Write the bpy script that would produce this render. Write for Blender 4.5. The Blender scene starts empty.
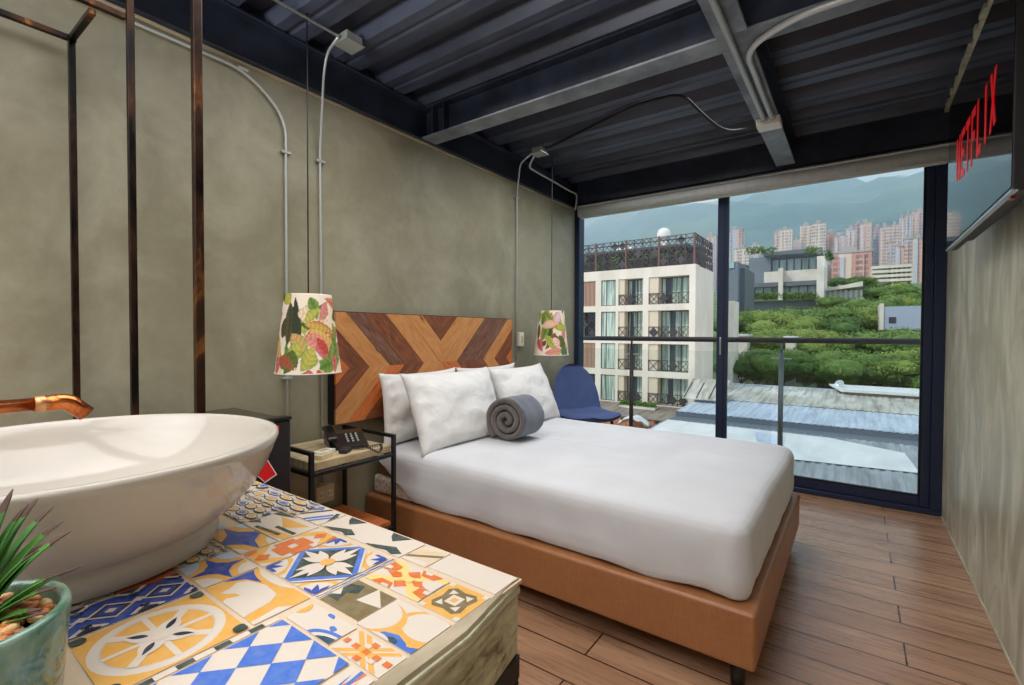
import bpy, bmesh, math, random
from mathutils import Vector, Matrix, noise
PI = math.pi
C = bpy.context.scene.collection
SC = bpy.context.scene
random.seed(7)

# ------------------------------------------------------------------ camera
FPX, YAW, PITCH, ROLL = 477.14, math.radians(35.7961), math.radians(-1.1554), math.radians(.2142)
CAM = Vector((2.1643, 0, 1.15))
_r = Vector((math.cos(YAW), math.sin(YAW), 0)); _g = Vector((-math.sin(YAW), math.cos(YAW), 0)); _u = Vector((0, 0, 1))
FW = _g*math.cos(PITCH)+_u*math.sin(PITCH); UP0 = _u*math.cos(PITCH)-_g*math.sin(PITCH)
RT = _r*math.cos(ROLL)+UP0*math.sin(ROLL); UP = UP0*math.cos(ROLL)-_r*math.sin(ROLL)
cd = bpy.data.cameras.new('camera'); cam = bpy.data.objects.new('camera', cd); C.objects.link(cam)
cd.sensor_width = 36; cd.sensor_fit = 'HORIZONTAL'; cd.lens = FPX/1024*36; cd.clip_start = .02; cd.clip_end = 20000
M3 = Matrix((RT, UP, -FW)).transposed()
cam.matrix_world = Matrix.Translation(CAM) @ M3.to_4x4()
SC.camera = cam
def at(px, py, ax, val):
    "where a sight line meets the plane ax = val (used only to measure the far town)"
    d = FW+RT*((px-512)/FPX)+UP*((342.5-py)/FPX); i = 'xyz'.index(ax)
    return CAM+d*((val-CAM[i])/d[i])

# ------------------------------------------------------------------ world, sun, added fill lights, exposure
SC.view_settings.view_transform = 'Standard'; SC.view_settings.look = 'None'
SC.view_settings.gamma = 1; SC.view_settings.use_curve_mapping = False
SC.view_settings.exposure = 0.0
SC.cycles.volume_bounces = 3
W = bpy.data.worlds.new('sky'); SC.world = W; W.use_nodes = True
nt = W.node_tree; N = nt.nodes; L = nt.links; N.clear()
tc = N.new('ShaderNodeTexCoord'); mp = N.new('ShaderNodeMapping'); mp.inputs['Scale'].default_value = (2.2, 2.2, 7); mp.inputs['Location'].default_value = (.35, .1, .2)
nz = N.new('ShaderNodeTexNoise'); nz.inputs['Scale'].default_value = 1.6; nz.inputs['Detail'].default_value = 7; nz.inputs['Roughness'].default_value = .55
cr = N.new('ShaderNodeValToRGB'); cr.color_ramp.elements[0].position = .45; cr.color_ramp.elements[1].position = .60
cr.color_ramp.elements[0].color = (.42, .64, .95, 1); cr.color_ramp.elements[1].color = (1, 1, 1, 1)
bg = N.new('ShaderNodeBackground'); bg.inputs['Strength'].default_value = 1.3; wo = N.new('ShaderNodeOutputWorld')
L.new(tc.outputs['Generated'], mp.inputs['Vector']); L.new(mp.outputs[0], nz.inputs['Vector']); L.new(nz.outputs['Fac'], cr.inputs['Fac'])
L.new(cr.outputs['Color'], bg.inputs['Color']); L.new(bg.outputs[0], wo.inputs['Surface'])
def light(name, kind, loc, energy, color=(1, 1, 1), size=None, size_y=None, direction=None, angle=None, spread=None):
    d = bpy.data.lights.new(name, kind); o = bpy.data.objects.new(name, d); C.objects.link(o); o.location = loc
    d.energy = energy; d.color = color
    if kind == 'AREA':
        d.shape = 'RECTANGLE'; d.size = size; d.size_y = size_y or size
        if spread: d.spread = spread
    if angle is not None: d.angle = angle
    if direction: o.rotation_euler = Vector(direction).to_track_quat('-Z', 'Y').to_euler()
    return o
light('sun', 'SUN', (0, -20, 60), 1.8, (1, .95, .87), direction=(.45, .62, -.72), angle=math.radians(4))
light('back_fill_light', 'AREA', (1.35, -1.1, 2.46), 40, (1, .97, .94), 2.2, 1.9, direction=(0, .0, -1), spread=math.radians(156))  # added fill behind the camera for counter and walls, no fixture there
light('middle_fill_light', 'AREA', (1.0, .95, 2.47), 25, (1, .98, .96), 1.3, 1.9, direction=(0, 0, -1), spread=math.radians(150))  # added light that fills the middle of the room, stands for no fixture
light('bay_fill_light', 'AREA', (.95, 2.95, 2.47), 19, (.97, .98, 1), 1.3, 1.3, direction=(0, 0, -1), spread=math.radians(143))  # extra fill added over the bed and the floor by the window
light('upward_fill_light', 'AREA', (1.3, -1.9, 1.5), 230, (1, .98, .96), 2.0, .6, direction=(0, .5, 1), spread=math.radians(108))  # unseen upward light, added to lift the dark deck and the blind

# ------------------------------------------------------------------ materials
def mat(name, col=(.5, .5, .5), rough=.5, metal=0, nodes=None, spec=.5, **kw):
    m = bpy.data.materials.new(name); m.use_nodes = True; t = m.node_tree; b = t.nodes['Principled BSDF']
    b.inputs['Base Color'].default_value = (*col, 1); b.inputs['Roughness'].default_value = rough; b.inputs['Metallic'].default_value = metal
    b.inputs['Specular IOR Level'].default_value = spec
    for k, v in kw.items(): b.inputs[k.replace('_', ' ')].default_value = v
    if nodes: nodes(t, b)
    return m
def tn(t, kind, **kw):
    n = t.nodes.new('ShaderNode'+kind)
    for k, v in kw.items():
        if k in n.inputs: n.inputs[k].default_value = v
        else: setattr(n, k, v)
    return n
def coords(t, scale=(1, 1, 1), uv=False, rot=(0, 0, 0), world=False):
    m = tn(t, 'Mapping'); m.inputs['Scale'].default_value = scale; m.inputs['Rotation'].default_value = rot
    if world: g = tn(t, 'NewGeometry'); t.links.new(g.outputs['Position'], m.inputs['Vector'])
    else: g = tn(t, 'TexCoord'); t.links.new(g.outputs['UV' if uv else 'Object'], m.inputs['Vector'])
    return m.outputs[0]
def ramp(t, fac, stops, interp='LINEAR'):
    r = tn(t, 'ValToRGB'); e = r.color_ramp; e.interpolation = interp
    while len(e.elements) < len(stops): e.elements.new(.5)
    for i, (p, c) in enumerate(stops): e.elements[i].position = p; e.elements[i].color = (*c, 1)
    t.links.new(fac, r.inputs['Fac']); return r.outputs['Color']
def mixc(t, fac, a, b, mode='MIX'):
    m = tn(t, 'Mix', data_type='RGBA', blend_type=mode)
    if isinstance(fac, (int, float)): m.inputs[0].default_value = fac
    else: t.links.new(fac, m.inputs[0])
    for i, v in ((6, a), (7, b)):
        if isinstance(v, tuple): m.inputs[i].default_value = (*v, 1)
        else: t.links.new(v, m.inputs[i])
    return m.outputs[2]
def bump(t, b, h, strength=.2, dist=.01):
    n = tn(t, 'Bump'); n.inputs['Strength'].default_value = strength; n.inputs['Distance'].default_value = dist
    t.links.new(h, n.inputs['Height']); t.links.new(n.outputs[0], b.inputs['Normal'])
def nz_(t, vec, scale, detail=5, rough=.55, dist=0):
    n = tn(t, 'TexNoise'); n.inputs['Scale'].default_value = scale; n.inputs['Detail'].default_value = detail
    n.inputs['Roughness'].default_value = rough; n.inputs['Distortion'].default_value = dist
    if vec is not None: t.links.new(vec, n.inputs['Vector'])
    return n.outputs['Fac']
def noisy(c1, c2, scale=5, stretch=(1, 1, 1), bmp=.1, dist=.004, lo=.35, hi=.65, detail=6, d=0, world=False):
    def f(t, b):
        v = coords(t, stretch, world=world); n = nz_(t, v, scale, detail, .6, d)
        t.links.new(ramp(t, n, [(lo, c1), (hi, c2)]), b.inputs['Base Color'])
        if bmp: bump(t, b, n, bmp, dist)
    return f
def s2l(r, g, b):
    f = lambda c: (c/255/12.92) if c/255 <= .04045 else ((c/255+.055)/1.055)**2.4
    return (f(r), f(g), f(b))

def concrete(c1, c2, c3, stretch=(1, 1, 1), patch=0):
    def f(t, b):
        v = coords(t, stretch, world=True)
        big = nz_(t, v, .9, 4, .6, .6); mid = nz_(t, v, 3.0, 8, .60, .5); fine = nz_(t, v, 22, 6, .7)
        c = ramp(t, big, [(.3, c1), (.7, c2)])
        c = mixc(t, ramp(t, mid, [(.42, (0, 0, 0)), (.70, (.8, .8, .8))]), c, c3)
        c = mixc(t, .22, c, ramp(t, fine, [(.3, (.35, .35, .35)), (.7, (.65, .65, .65))]), 'OVERLAY')
        if patch: # pale trowel strokes
            v2 = coords(t, (1, 1.6, .55), world=True); s = nz_(t, v2, 3.2, 7, .6, .9)
            c = mixc(t, ramp(t, s, [(.44, (0, 0, 0)), (.64, (patch,)*3)]), c, s2l(216, 209, 186))
        t.links.new(c, b.inputs['Base Color']); bump(t, b, mid, .12, .01)
        t.links.new(ramp(t, mid, [(.3, (.32,)*3), (.7, (.5,)*3)]), b.inputs['Roughness'])
    return f
M = {}
M['wall_l'] = mat('smoothed olive grey cement', nodes=concrete(s2l(124, 120, 100), s2l(150, 144, 119), s2l(164, 160, 138)))
M['wall_r'] = mat('streaked beige cement', nodes=concrete(s2l(148, 142, 120), s2l(168, 162, 138), s2l(186, 180, 158), (1, 1.3, .6), .9))
M['plaster'] = mat('plain plaster', (.42, .40, .35), .8)
def floor_nodes(t, b):
    # object space = world space for the floor; planks along X, 0.152 wide, long joints every 0.92
    v = coords(t, (1, 1, 1)); br = tn(t, 'TexBrick', offset=.5, squash=1, offset_frequency=2)
    br.inputs['Scale'].default_value = 1; br.inputs['Brick Width'].default_value = .93; br.inputs['Row Height'].default_value = .152
    br.inputs['Mortar Size'].default_value = .0034; br.inputs['Mortar Smooth'].default_value = .2; br.inputs['Bias'].default_value = 0
    br.inputs['Color1'].default_value = (0, 0, 0, 1); br.inputs['Color2'].default_value = (1, 1, 1, 1); br.inputs['Mortar'].default_value = (.5, .5, .5, 1)
    t.links.new(v, br.inputs['Vector'])
    g = nz_(t, coords(t, (1.2, 16, 1)), 3.2, 8, .65, .7)
    g2 = nz_(t, coords(t, (.8, 3.5, 1)), 2.2, 4, .5, .5)
    c = ramp(t, g, [(.3, s2l(130, 94, 70)), (.52, s2l(162, 120, 90)), (.75, s2l(188, 150, 120))])
    c = mixc(t, .45, c, ramp(t, g2, [(.3, s2l(130, 94, 68)), (.7, s2l(194, 154, 124))]))
    c = mixc(t, .16, c, br.outputs['Color'], 'SOFT_LIGHT')
    c = mixc(t, br.outputs['Fac'], c, s2l(48, 30, 22))
    t.links.new(c, b.inputs['Base Color'])
    t.links.new(ramp(t, g, [(.3, (.24,)*3), (.7, (.34,)*3)]), b.inputs['Roughness'])
    h = mixc(t, br.outputs['Fac'], ramp(t, g, [(0, (.7,)*3), (1, (1,)*3)]), (0, 0, 0)); bump(t, b, h, .25, .003)
M['floor'] = mat('wood look floor tiles', nodes=floor_nodes)
M['black_paint'] = mat('black painted steel', rough=.42, nodes=noisy(s2l(22, 27, 40), s2l(44, 50, 68), 6, bmp=.15, dist=.003))
M['deck'] = mat('dark steel deck', rough=.38, nodes=noisy(s2l(46, 51, 66), s2l(72, 79, 98), 3, (.6, 2, 1), bmp=.1, dist=.004))
M['flange'] = mat('dusty grey beam flange', rough=.45, nodes=noisy(s2l(88, 94, 104), s2l(140, 148, 154), 5, (1, 1, 1), bmp=.1))
M['frame'] = mat('black blue aluminium window frame', s2l(34, 46, 74), .35, .2)
M['frame2'] = mat('black rubber seal', s2l(14, 16, 22), .6)
def rust(t, b):
    v = coords(t, (1, 1, .35)); n = nz_(t, v, 9, 8, .65, .5)
    t.links.new(ramp(t, n, [(.44, s2l(22, 19, 19)), (.60, s2l(70, 46, 32)), (.74, s2l(184, 120, 62))]), b.inputs['Base Color'])
    t.links.new(ramp(t, n, [(.4, (.28,)*3), (.7, (.5,)*3)]), b.inputs['Roughness']); b.inputs['Metallic'].default_value = .75
M['bronze'] = mat('rust bronze steel tube', nodes=rust)
M['black_metal'] = mat('black powder coated steel', s2l(24, 24, 28), .4, .3)
M['galv'] = mat('galvanised conduit', s2l(198, 203, 204), .4, .3)
M['galv_box'] = mat('galvanised box', s2l(178, 184, 180), .4, .45)
M['white_plastic'] = mat('off white plastic', s2l(226, 222, 208), .4)
M['beige_plastic'] = mat('beige plastic', s2l(206, 190, 150), .5)
M['blind'] = mat('grey beige blind fabric', s2l(150, 143, 130), .6, nodes=noisy(s2l(208, 212, 214), s2l(220, 224, 226), 30, bmp=.02))
M['iron_pane_lit'] = mat('iron post paled by pane light', s2l(128, 140, 138), .4, .4)  # paler copy of the iron posts, imitating their different light behind the pane
M['cable'] = mat('black cable', s2l(20, 20, 22), .5)
M['ceramic'] = mat('glazed white ceramic', s2l(190, 183, 172), .10)
def copper(t, b):
    n = nz_(t, coords(t, (1, 1, 1)), 25, 6, .6, .6)
    t.links.new(ramp(t, n, [(.35, s2l(150, 74, 40)), (.6, s2l(214, 124, 70)), (.75, s2l(196, 138, 88))]), b.inputs['Base Color'])
M['copper'] = mat('soldered copper pipe', rough=.24, metal=1, nodes=copper)
M['solder'] = mat('pale solder', s2l(206, 150, 104), .35, .8)
def velv(c1, c2, scale=60):
    def f(t, b):
        n = nz_(t, coords(t), scale, 4, .6); n2 = nz_(t, coords(t), 6, 4, .6)
        c = mixc(t, .5, ramp(t, n, [(.3, c1), (.7, c2)]), ramp(t, n2, [(.3, c1), (.7, c2)]))
        t.links.new(c, b.inputs['Base Color']); bump(t, b, n, .3, .002)
    return f
M['throw'] = mat('slate grey fleece', rough=.95, nodes=velv(s2l(70, 76, 88), s2l(98, 106, 122)), Sheen_Weight=.5)
M['throw_in'] = mat('brown grey fleece underside', rough=.95, nodes=velv(s2l(78, 72, 68), s2l(112, 104, 98)), Sheen_Weight=.3)
def sheetn(t, b):
    n = nz_(t, coords(t, (1, 1, 1)), 3.5, 4, .5, .5); n2 = nz_(t, coords(t, (1, 1, 1)), 300, 2, .5)
    t.links.new(ramp(t, n, [(.3, s2l(200, 201, 204)), (.7, s2l(212, 213, 216))]), b.inputs['Base Color'])
    bump(t, b, mixc(t, .05, n, n2), .16, .02)
M['sheet'] = mat('white cotton sheet', rough=.85, nodes=sheetn, Sheen_Weight=.15)
def pilln(t, b):
    n = nz_(t, coords(t, (1, 1, 1)), 9, 5, .6, 1.6)
    t.links.new(ramp(t, n, [(.3, s2l(220, 219, 216)), (.7, s2l(232, 231, 229))]), b.inputs['Base Color']); bump(t, b, n, .4, .02)
M['pillow'] = mat('white cotton pillowcase', rough=.85, nodes=pilln)
def leath(t, b):
    v = coords(t); w = nz_(t, coords(t, (1, 1, 14)), 22, 4, .6, .3); w2 = nz_(t, coords(t, (14, 14, 1)), 22, 4, .6, .3); n = nz_(t, v, 3, 4, .6)
    c = mixc(t, .5, ramp(t, w, [(.3, s2l(134, 84, 48)), (.7, s2l(172, 116, 72))]), ramp(t, w2, [(.3, s2l(132, 84, 48)), (.7, s2l(176, 120, 76))]))
    c = mixc(t, .3, c, ramp(t, n, [(.3, s2l(134, 84, 50)), (.7, s2l(178, 122, 80))]))
    t.links.new(c, b.inputs['Base Color']); bump(t, b, mixc(t, .5, w, w2), .15, .002)
M['leather'] = mat('tan woven leatherette', rough=.42, nodes=leath)
def mattn(t, b):
    w = tn(t, 'TexWave', wave_type='BANDS', bands_direction='DIAGONAL'); w.inputs['Scale'].default_value = 22; w.inputs['Distortion'].default_value = 1.2
    t.links.new(coords(t), w.inputs['Vector'])
    t.links.new(ramp(t, w.outputs['Fac'], [(.3, s2l(122, 82, 56)), (.7, s2l(164, 118, 86))]), b.inputs['Base Color'])
M['mattress'] = mat('brown quilted mattress side', rough=.7, nodes=mattn)
def quilt(t, b):
    n = nz_(t, coords(t, (1, 1, 1)), 26, 3, .6, 1.5)
    t.links.new(ramp(t, n, [(.45, s2l(222, 216, 206)), (.6, s2l(186, 160, 138))]), b.inputs['Base Color'])
M['quilt'] = mat('patterned mattress ticking', rough=.8, nodes=quilt)
def wood(c1, c2, c3, knots=True, rough=.5):
    def f(t, b):
        v = coords(t, (1, 1, 1), uv=True)
        g = nz_(t, coords(t, (2.2, 22, 1), uv=True), 2.4, 8, .62, .8); g2 = nz_(t, coords(t, (1.6, 5, 1), uv=True), 2.5, 5, .6, 1.2)
        c = ramp(t, g, [(.32, c1), (.52, c2), (.72, c3)])
        c = mixc(t, .45, c, ramp(t, g2, [(.35, c1), (.55, c2), (.7, c3)]))
        if knots:
            k = tn(t, 'TexVoronoi'); k.inputs['Scale'].default_value = 1; k.inputs['Randomness'].default_value = 1
            t.links.new(coords(t, (4, 12, 1), uv=True), k.inputs['Vector'])
            c = mixc(t, ramp(t, k.outputs['Distance'], [(.06, (.85,)*3), (.2, (0, 0, 0))]), c, s2l(66, 30, 18))
        t.links.new(c, b.inputs['Base Color']); bump(t, b, g, .15, .003); b.inputs['Roughness'].default_value = rough
    return f
M['honey'] = mat('honey wood', nodes=wood(s2l(176, 112, 58), s2l(202, 140, 82), s2l(214, 158, 100)))
M['redwood'] = mat('dark reddish wood', nodes=wood(s2l(84, 46, 30), s2l(130, 74, 44), s2l(160, 100, 62)))
M['greywood'] = mat('weathered dark wood', nodes=wood(s2l(84, 52, 40), s2l(124, 82, 62), s2l(140, 122, 118)))
M['orangewood'] = mat('orange wood', nodes=wood(s2l(176, 88, 40), s2l(208, 116, 58), s2l(220, 138, 76)))
M['tabletop'] = mat('pale oak top', rough=.45, nodes=noisy(s2l(172, 148, 112), s2l(206, 188, 152), 6, (8, 1, 1), bmp=.05))
M['cement_edge'] = mat('rough cement edge', rough=.85, nodes=noisy(s2l(150, 136, 112), s2l(206, 192, 164), 9, (1, .3, 3), bmp=.4, dist=.006))
M['grout'] = mat('beige grout', rough=.9, nodes=noisy(s2l(176, 160, 132), s2l(206, 192, 162), 40, bmp=.2))
def marble(t, b):
    v = coords(t, (1, 1, 1), rot=(.6, 0, 0)); n = nz_(t, v, 7, 7, .62, 2.6); w = nz_(t, coords(t, (1, 2.5, 9), rot=(.75, 0, 0)), 4, 6, .65, 1.5)
    c = ramp(t, w, [(.36, s2l(84, 68, 48)), (.44, s2l(168, 162, 130)), (.6, s2l(208, 204, 172)), (.75, s2l(232, 228, 204))])
    c = mixc(t, .3, c, ramp(t, n, [(.35, s2l(120, 108, 80)), (.6, s2l(200, 196, 164))]))
    t.links.new(c, b.inputs['Base Color']); bump(t, b, w, .3, .004)
M['marble'] = mat('streaked olive marble edge', rough=.35, nodes=marble)
TC = dict(cream=s2l(216, 203, 188), blue=s2l(70, 112, 196), dblue=s2l(44, 72, 160), lblue=s2l(178, 200, 226), navy=s2l(36, 44, 66), green=s2l(52, 66, 60),
          teal=s2l(44, 76, 92), ochre=s2l(224, 168, 80), yellow=s2l(240, 202, 124), orange=s2l(214, 112, 44), rust=s2l(190, 92, 48), olive=s2l(122, 106, 70),
          grey=s2l(196, 198, 202), tan=s2l(216, 194, 166))
def tilemat(c):
    def f(t, b):
        n = nz_(t, coords(t), 60, 5, .65)
        t.links.new(mixc(t, ramp(t, n, [(.4, (0, 0, 0)), (.8, (.35,)*3)]), c, tuple(min(1, x*.6+.28) for x in c)), b.inputs['Base Color'])
    return f
for k, v in TC.items(): M['t_'+k] = mat('tile glaze '+k, v, .22, nodes=tilemat(v))
M['blue_fabric'] = mat('blue woven fabric', rough=.9, nodes=velv(s2l(66, 82, 128), s2l(88, 104, 150), 120))
M['black_plastic'] = mat('black plastic', s2l(18, 17, 18), .28)
M['black_soft'] = mat('soft black plastic', s2l(34, 32, 34), .5)
M['fridge'] = mat('black lacquered fridge side', s2l(32, 30, 34), .25)
M['fridge_top'] = mat('polished black fridge top', s2l(38, 38, 36), .08)
M['red'] = mat('red card', s2l(226, 20, 34), .4)
M['white'] = mat('white', s2l(236, 234, 230), .5)
M['screen'] = mat('black glass television screen', s2l(8, 9, 12), .04, spec=.7)
M['nred'] = mat('red letters', s2l(216, 24, 34), .4); 
_b = M['nred'].node_tree.nodes['Principled BSDF']; _b.inputs['Emission Color'].default_value = (*s2l(216, 20, 30), 1); _b.inputs['Emission Strength'].default_value = .25
M['silver'] = mat('brushed silver trim', s2l(190, 200, 215), .2, .9)
M['lens'] = mat('small red standby light', s2l(150, 30, 30), .3)
def glassmat(name, tint=(1, 1, 1), refl=1.0, base=.0):
    m = bpy.data.materials.new(name); m.use_nodes = True; t = m.node_tree; t.nodes.clear()
    tr = tn(t, 'BsdfTransparent'); tr.inputs[0].default_value = (*tint, 1); gl = tn(t, 'BsdfGlossy'); gl.inputs['Roughness'].default_value = .01
    fr = tn(t, 'Fresnel'); fr.inputs['IOR'].default_value = 1.45; mu = tn(t, 'Math', operation='MULTIPLY_ADD'); mu.inputs[1].default_value = refl; mu.inputs[2].default_value = base
    mx = tn(t, 'MixShader'); o = tn(t, 'OutputMaterial')
    t.links.new(fr.outputs[0], mu.inputs[0]); t.links.new(mu.outputs[0], mx.inputs[0]); t.links.new(tr.outputs[0], mx.inputs[1]); t.links.new(gl.outputs[0], mx.inputs[2]); t.links.new(mx.outputs[0], o.inputs[0])
    return m
M['glass'] = glassmat('window glass', (.95, .975, .985), .6)
M['rail_glass'] = glassmat('railing glass', (.93, .96, .95), .5)
def pot(t, b):
    n = nz_(t, coords(t, (1, 1, .25)), 22, 6, .6, 1.2)
    t.links.new(ramp(t, n, [(.3, s2l(38, 74, 66)), (.45, s2l(86, 126, 100)), (.58, s2l(126, 156, 142)), (.72, s2l(176, 178, 140))]), b.inputs['Base Color'])
M['pot'] = mat('mottled green glaze', rough=.12, nodes=pot, Coat_Weight=.5)
M['leaf'] = mat('bright green blade', rough=.45, nodes=noisy(s2l(44, 106, 30), s2l(96, 158, 56), 5, (1, 1, .3), bmp=0))
M['leaf_tip'] = mat('brown dry leaf tip', s2l(86, 62, 52), .7)
for i, c in enumerate(((226, 160, 92), (198, 120, 66), (150, 92, 58), (234, 190, 130))): M['pebble%d' % i] = mat('pebble %d' % i, s2l(*c), .5)
M['soil'] = mat('dark soil', s2l(50, 38, 30), .9)
M['straw'] = mat('yellow straw', s2l(222, 196, 124), .8)
M['cotton'] = mat('white cotton', s2l(214, 208, 212), .9)
# town
M['hotel'] = mat('cream painted concrete', rough=.85, nodes=noisy(s2l(222, 206, 184), s2l(240, 226, 206), .5, (1, 1, .3), bmp=0, world=True))
M['hotel_in'] = mat('balcony side wall', s2l(224, 204, 176), .9)
M['iron'] = mat('dark brown iron', s2l(66, 58, 58), .6)
M['iron2'] = mat('dark brown sheet iron', s2l(78, 68, 68), .6)
M['rustpost'] = mat('rust brown post', s2l(120, 84, 76), .7)
M['slat'] = mat('wooden slats', s2l(200, 158, 132), .7)
M['winframe'] = mat('dark window frame', s2l(48, 46, 50), .5)
M['curtain'] = mat('pale green curtain behind glass', rough=.35, nodes=noisy(s2l(124, 138, 124), s2l(204, 216, 196), 3, (3, 3, .1), bmp=0, world=True, lo=.42, hi=.58))
M['darkglass'] = mat('dark glass', s2l(62, 68, 66), .2)
def roofn(c1, c2, pitch=.5, dirt=s2l(110, 102, 92), axis=0):
    def f(t, b):
        st = (2.2, .18, 1) if axis == 0 else (.18, 2.2, 1)
        n = nz_(t, coords(t, st, world=True), 1.3, 7, .65, .3); n2 = nz_(t, coords(t, (1, 1, 1), world=True), .35, 5, .6, .6)
        c = mixc(t, ramp(t, n, [(.42, (0, 0, 0)), (.66, (.8,)*3)]), ramp(t, n2, [(.35, c1), (.65, c2)]), dirt)
        t.links.new(c, b.inputs['Base Color'])
    return f
M['roof_a'] = mat('stained pale corrugated roof', rough=.75, nodes=roofn(s2l(206, 204, 194), s2l(176, 168, 150), dirt=s2l(128, 118, 104)))
M['roof_b'] = mat('grey corrugated roof', rough=.75, nodes=roofn(s2l(138, 142, 142), s2l(164, 168, 170), dirt=s2l(112, 114, 112)))
M['roof_c'] = mat('blue white corrugated roof', rough=.7, nodes=roofn(s2l(196, 204, 212), s2l(178, 188, 200), dirt=s2l(150, 158, 168)))
M['membrane'] = mat('white roof coating', rough=.8, nodes=noisy(s2l(200, 199, 195), s2l(220, 218, 213), .8, (1, .4, 1), bmp=0, world=True))
M['gutter'] = mat('dark gutter', s2l(96, 104, 112), .8)
M['brick'] = mat('red brick wall', rough=.9, nodes=noisy(s2l(176, 100, 74), s2l(214, 140, 108), 3, bmp=0, world=True))
M['roof_brown'] = mat('brown fibre cement roof', rough=.9, nodes=roofn(s2l(132, 118, 104), s2l(158, 146, 130), dirt=s2l(104, 92, 82)))
def towern(wall, win, sx=1.6, sz=3.0, accent=None, aw=.5):
    def f(t, b):
        g = tn(t, 'NewGeometry'); s = tn(t, 'SeparateXYZ'); t.links.new(g.outputs['Position'], s.inputs[0])
        ad = tn(t, 'Math', operation='ADD'); t.links.new(s.outputs[0], ad.inputs[0]); t.links.new(s.outputs[1], ad.inputs[1])
        cb = tn(t, 'CombineXYZ'); t.links.new(ad.outputs[0], cb.inputs[0]); t.links.new(s.outputs[2], cb.inputs[1])
        br = tn(t, 'TexBrick', offset=0, squash=1); br.inputs['Scale'].default_value = 1; br.inputs['Brick Width'].default_value = sx*2; br.inputs['Row Height'].default_value = sz
        br.inputs['Mortar Size'].default_value = .62; br.inputs['Mortar Smooth'].default_value = .1
        br.inputs['Color1'].default_value = (*win, 1); br.inputs['Color2'].default_value = tuple(min(1, x*1.6) for x in win)+(1,); br.inputs['Mortar'].default_value = (*wall, 1)
        t.links.new(cb.outputs[0], br.inputs['Vector']); c = br.outputs['Color']
        if accent:
            wv = tn(t, 'Math', operation='PINGPONG'); wv.inputs[1].default_value = 9; t.links.new(ad.outputs[0], wv.inputs[0])
            gt = tn(t, 'Math', operation='GREATER_THAN'); gt.inputs[1].default_value = 9*(1-aw); t.links.new(wv.outputs[0], gt.inputs[0])
            c = mixc(t, gt.outputs[0], c, accent)
        t.links.new(c, b.inputs['Base Color'])
    return f
TW = [mat('cream tower facade', rough=.9, nodes=towern(s2l(228, 212, 190), s2l(150, 140, 136))),
      mat('brick tower facade', rough=.9, nodes=towern(s2l(206, 148, 126), s2l(140, 112, 108), accent=s2l(224, 196, 176), aw=.3)),
      mat('pink brick tower facade', rough=.9, nodes=towern(s2l(214, 166, 146), s2l(150, 122, 118), accent=s2l(190, 190, 196), aw=.35)),
      mat('grey tower facade', rough=.9, nodes=towern(s2l(190, 188, 194), s2l(146, 142, 150), accent=s2l(214, 176, 160), aw=.35)),
      mat('light tower facade', rough=.9, nodes=towern(s2l(222, 194, 178), s2l(156, 136, 132)))]
M['towerroof'] = mat('tower roof slab', s2l(170, 160, 152), .9)
M['mod_conc'] = mat('board marked concrete', rough=.9, nodes=noisy(s2l(204, 192, 172), s2l(222, 212, 196), .4, bmp=0, world=True))
M['mod_dark'] = mat('dark grey cladding', s2l(116, 122, 128), .7)
M['mod_roof'] = mat('dark roof pergola', s2l(96, 102, 104), .8)
M['mod_glass'] = mat('green tinted glazing', rough=.15, nodes=noisy(s2l(120, 150, 146), s2l(186, 208, 204), .35, (1, 1, .2), bmp=0, world=True))
M['ground'] = mat('grass and earth slope', rough=.95, nodes=noisy(s2l(66, 92, 48), s2l(112, 132, 78), .08, bmp=0, world=True))
def mount(t, b):
    n = nz_(t, coords(t, (1, 1, 1.6), world=True), .0022, 9, .62, .6); n2 = nz_(t, coords(t, (1, 1, 1), world=True), .0009, 4, .5)
    c = ramp(t, n, [(.36, s2l(46, 78, 76)), (.55, s2l(62, 98, 88)), (.75, s2l(110, 136, 104))])
    c = mixc(t, ramp(t, n2, [(.5, (0, 0, 0)), (.66, (.5,)*3)]), c, s2l(120, 138, 96)); t.links.new(c, b.inputs['Base Color'])
M['mountain'] = mat('forested mountain', rough=1, nodes=mount, spec=.1)
def foliage(c1, c2, c3):
    def f(t, b):
        oi = tn(t, 'ObjectInfo'); n = nz_(t, coords(t), .55, 3, .6); n2 = nz_(t, coords(t), 1.6, 6, .75)
        c = mixc(t, .6, ramp(t, n, [(.35, c1), (.65, c2)]), ramp(t, n2, [(.3, c1), (.5, c2), (.75, c3)])); t.links.new(c, b.inputs['Base Color'])
        b.inputs['Subsurface Weight'].default_value = 0
    return f
M['fol_a'] = mat('mid green leaves', rough=.8, nodes=foliage(s2l(58, 88, 42), s2l(100, 128, 58), s2l(176, 180, 100)), spec=.2)
M['fol_b'] = mat('deep green leaves', rough=.8, nodes=foliage(s2l(40, 72, 38), s2l(76, 108, 50), s2l(126, 146, 76)), spec=.2)
M['fol_c'] = mat('yellow green leaves', rough=.8, nodes=foliage(s2l(76, 106, 46), s2l(128, 146, 68), s2l(196, 190, 112)), spec=.2)
M['bark'] = mat('grey brown bark', s2l(110, 92, 74), .9)

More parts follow.
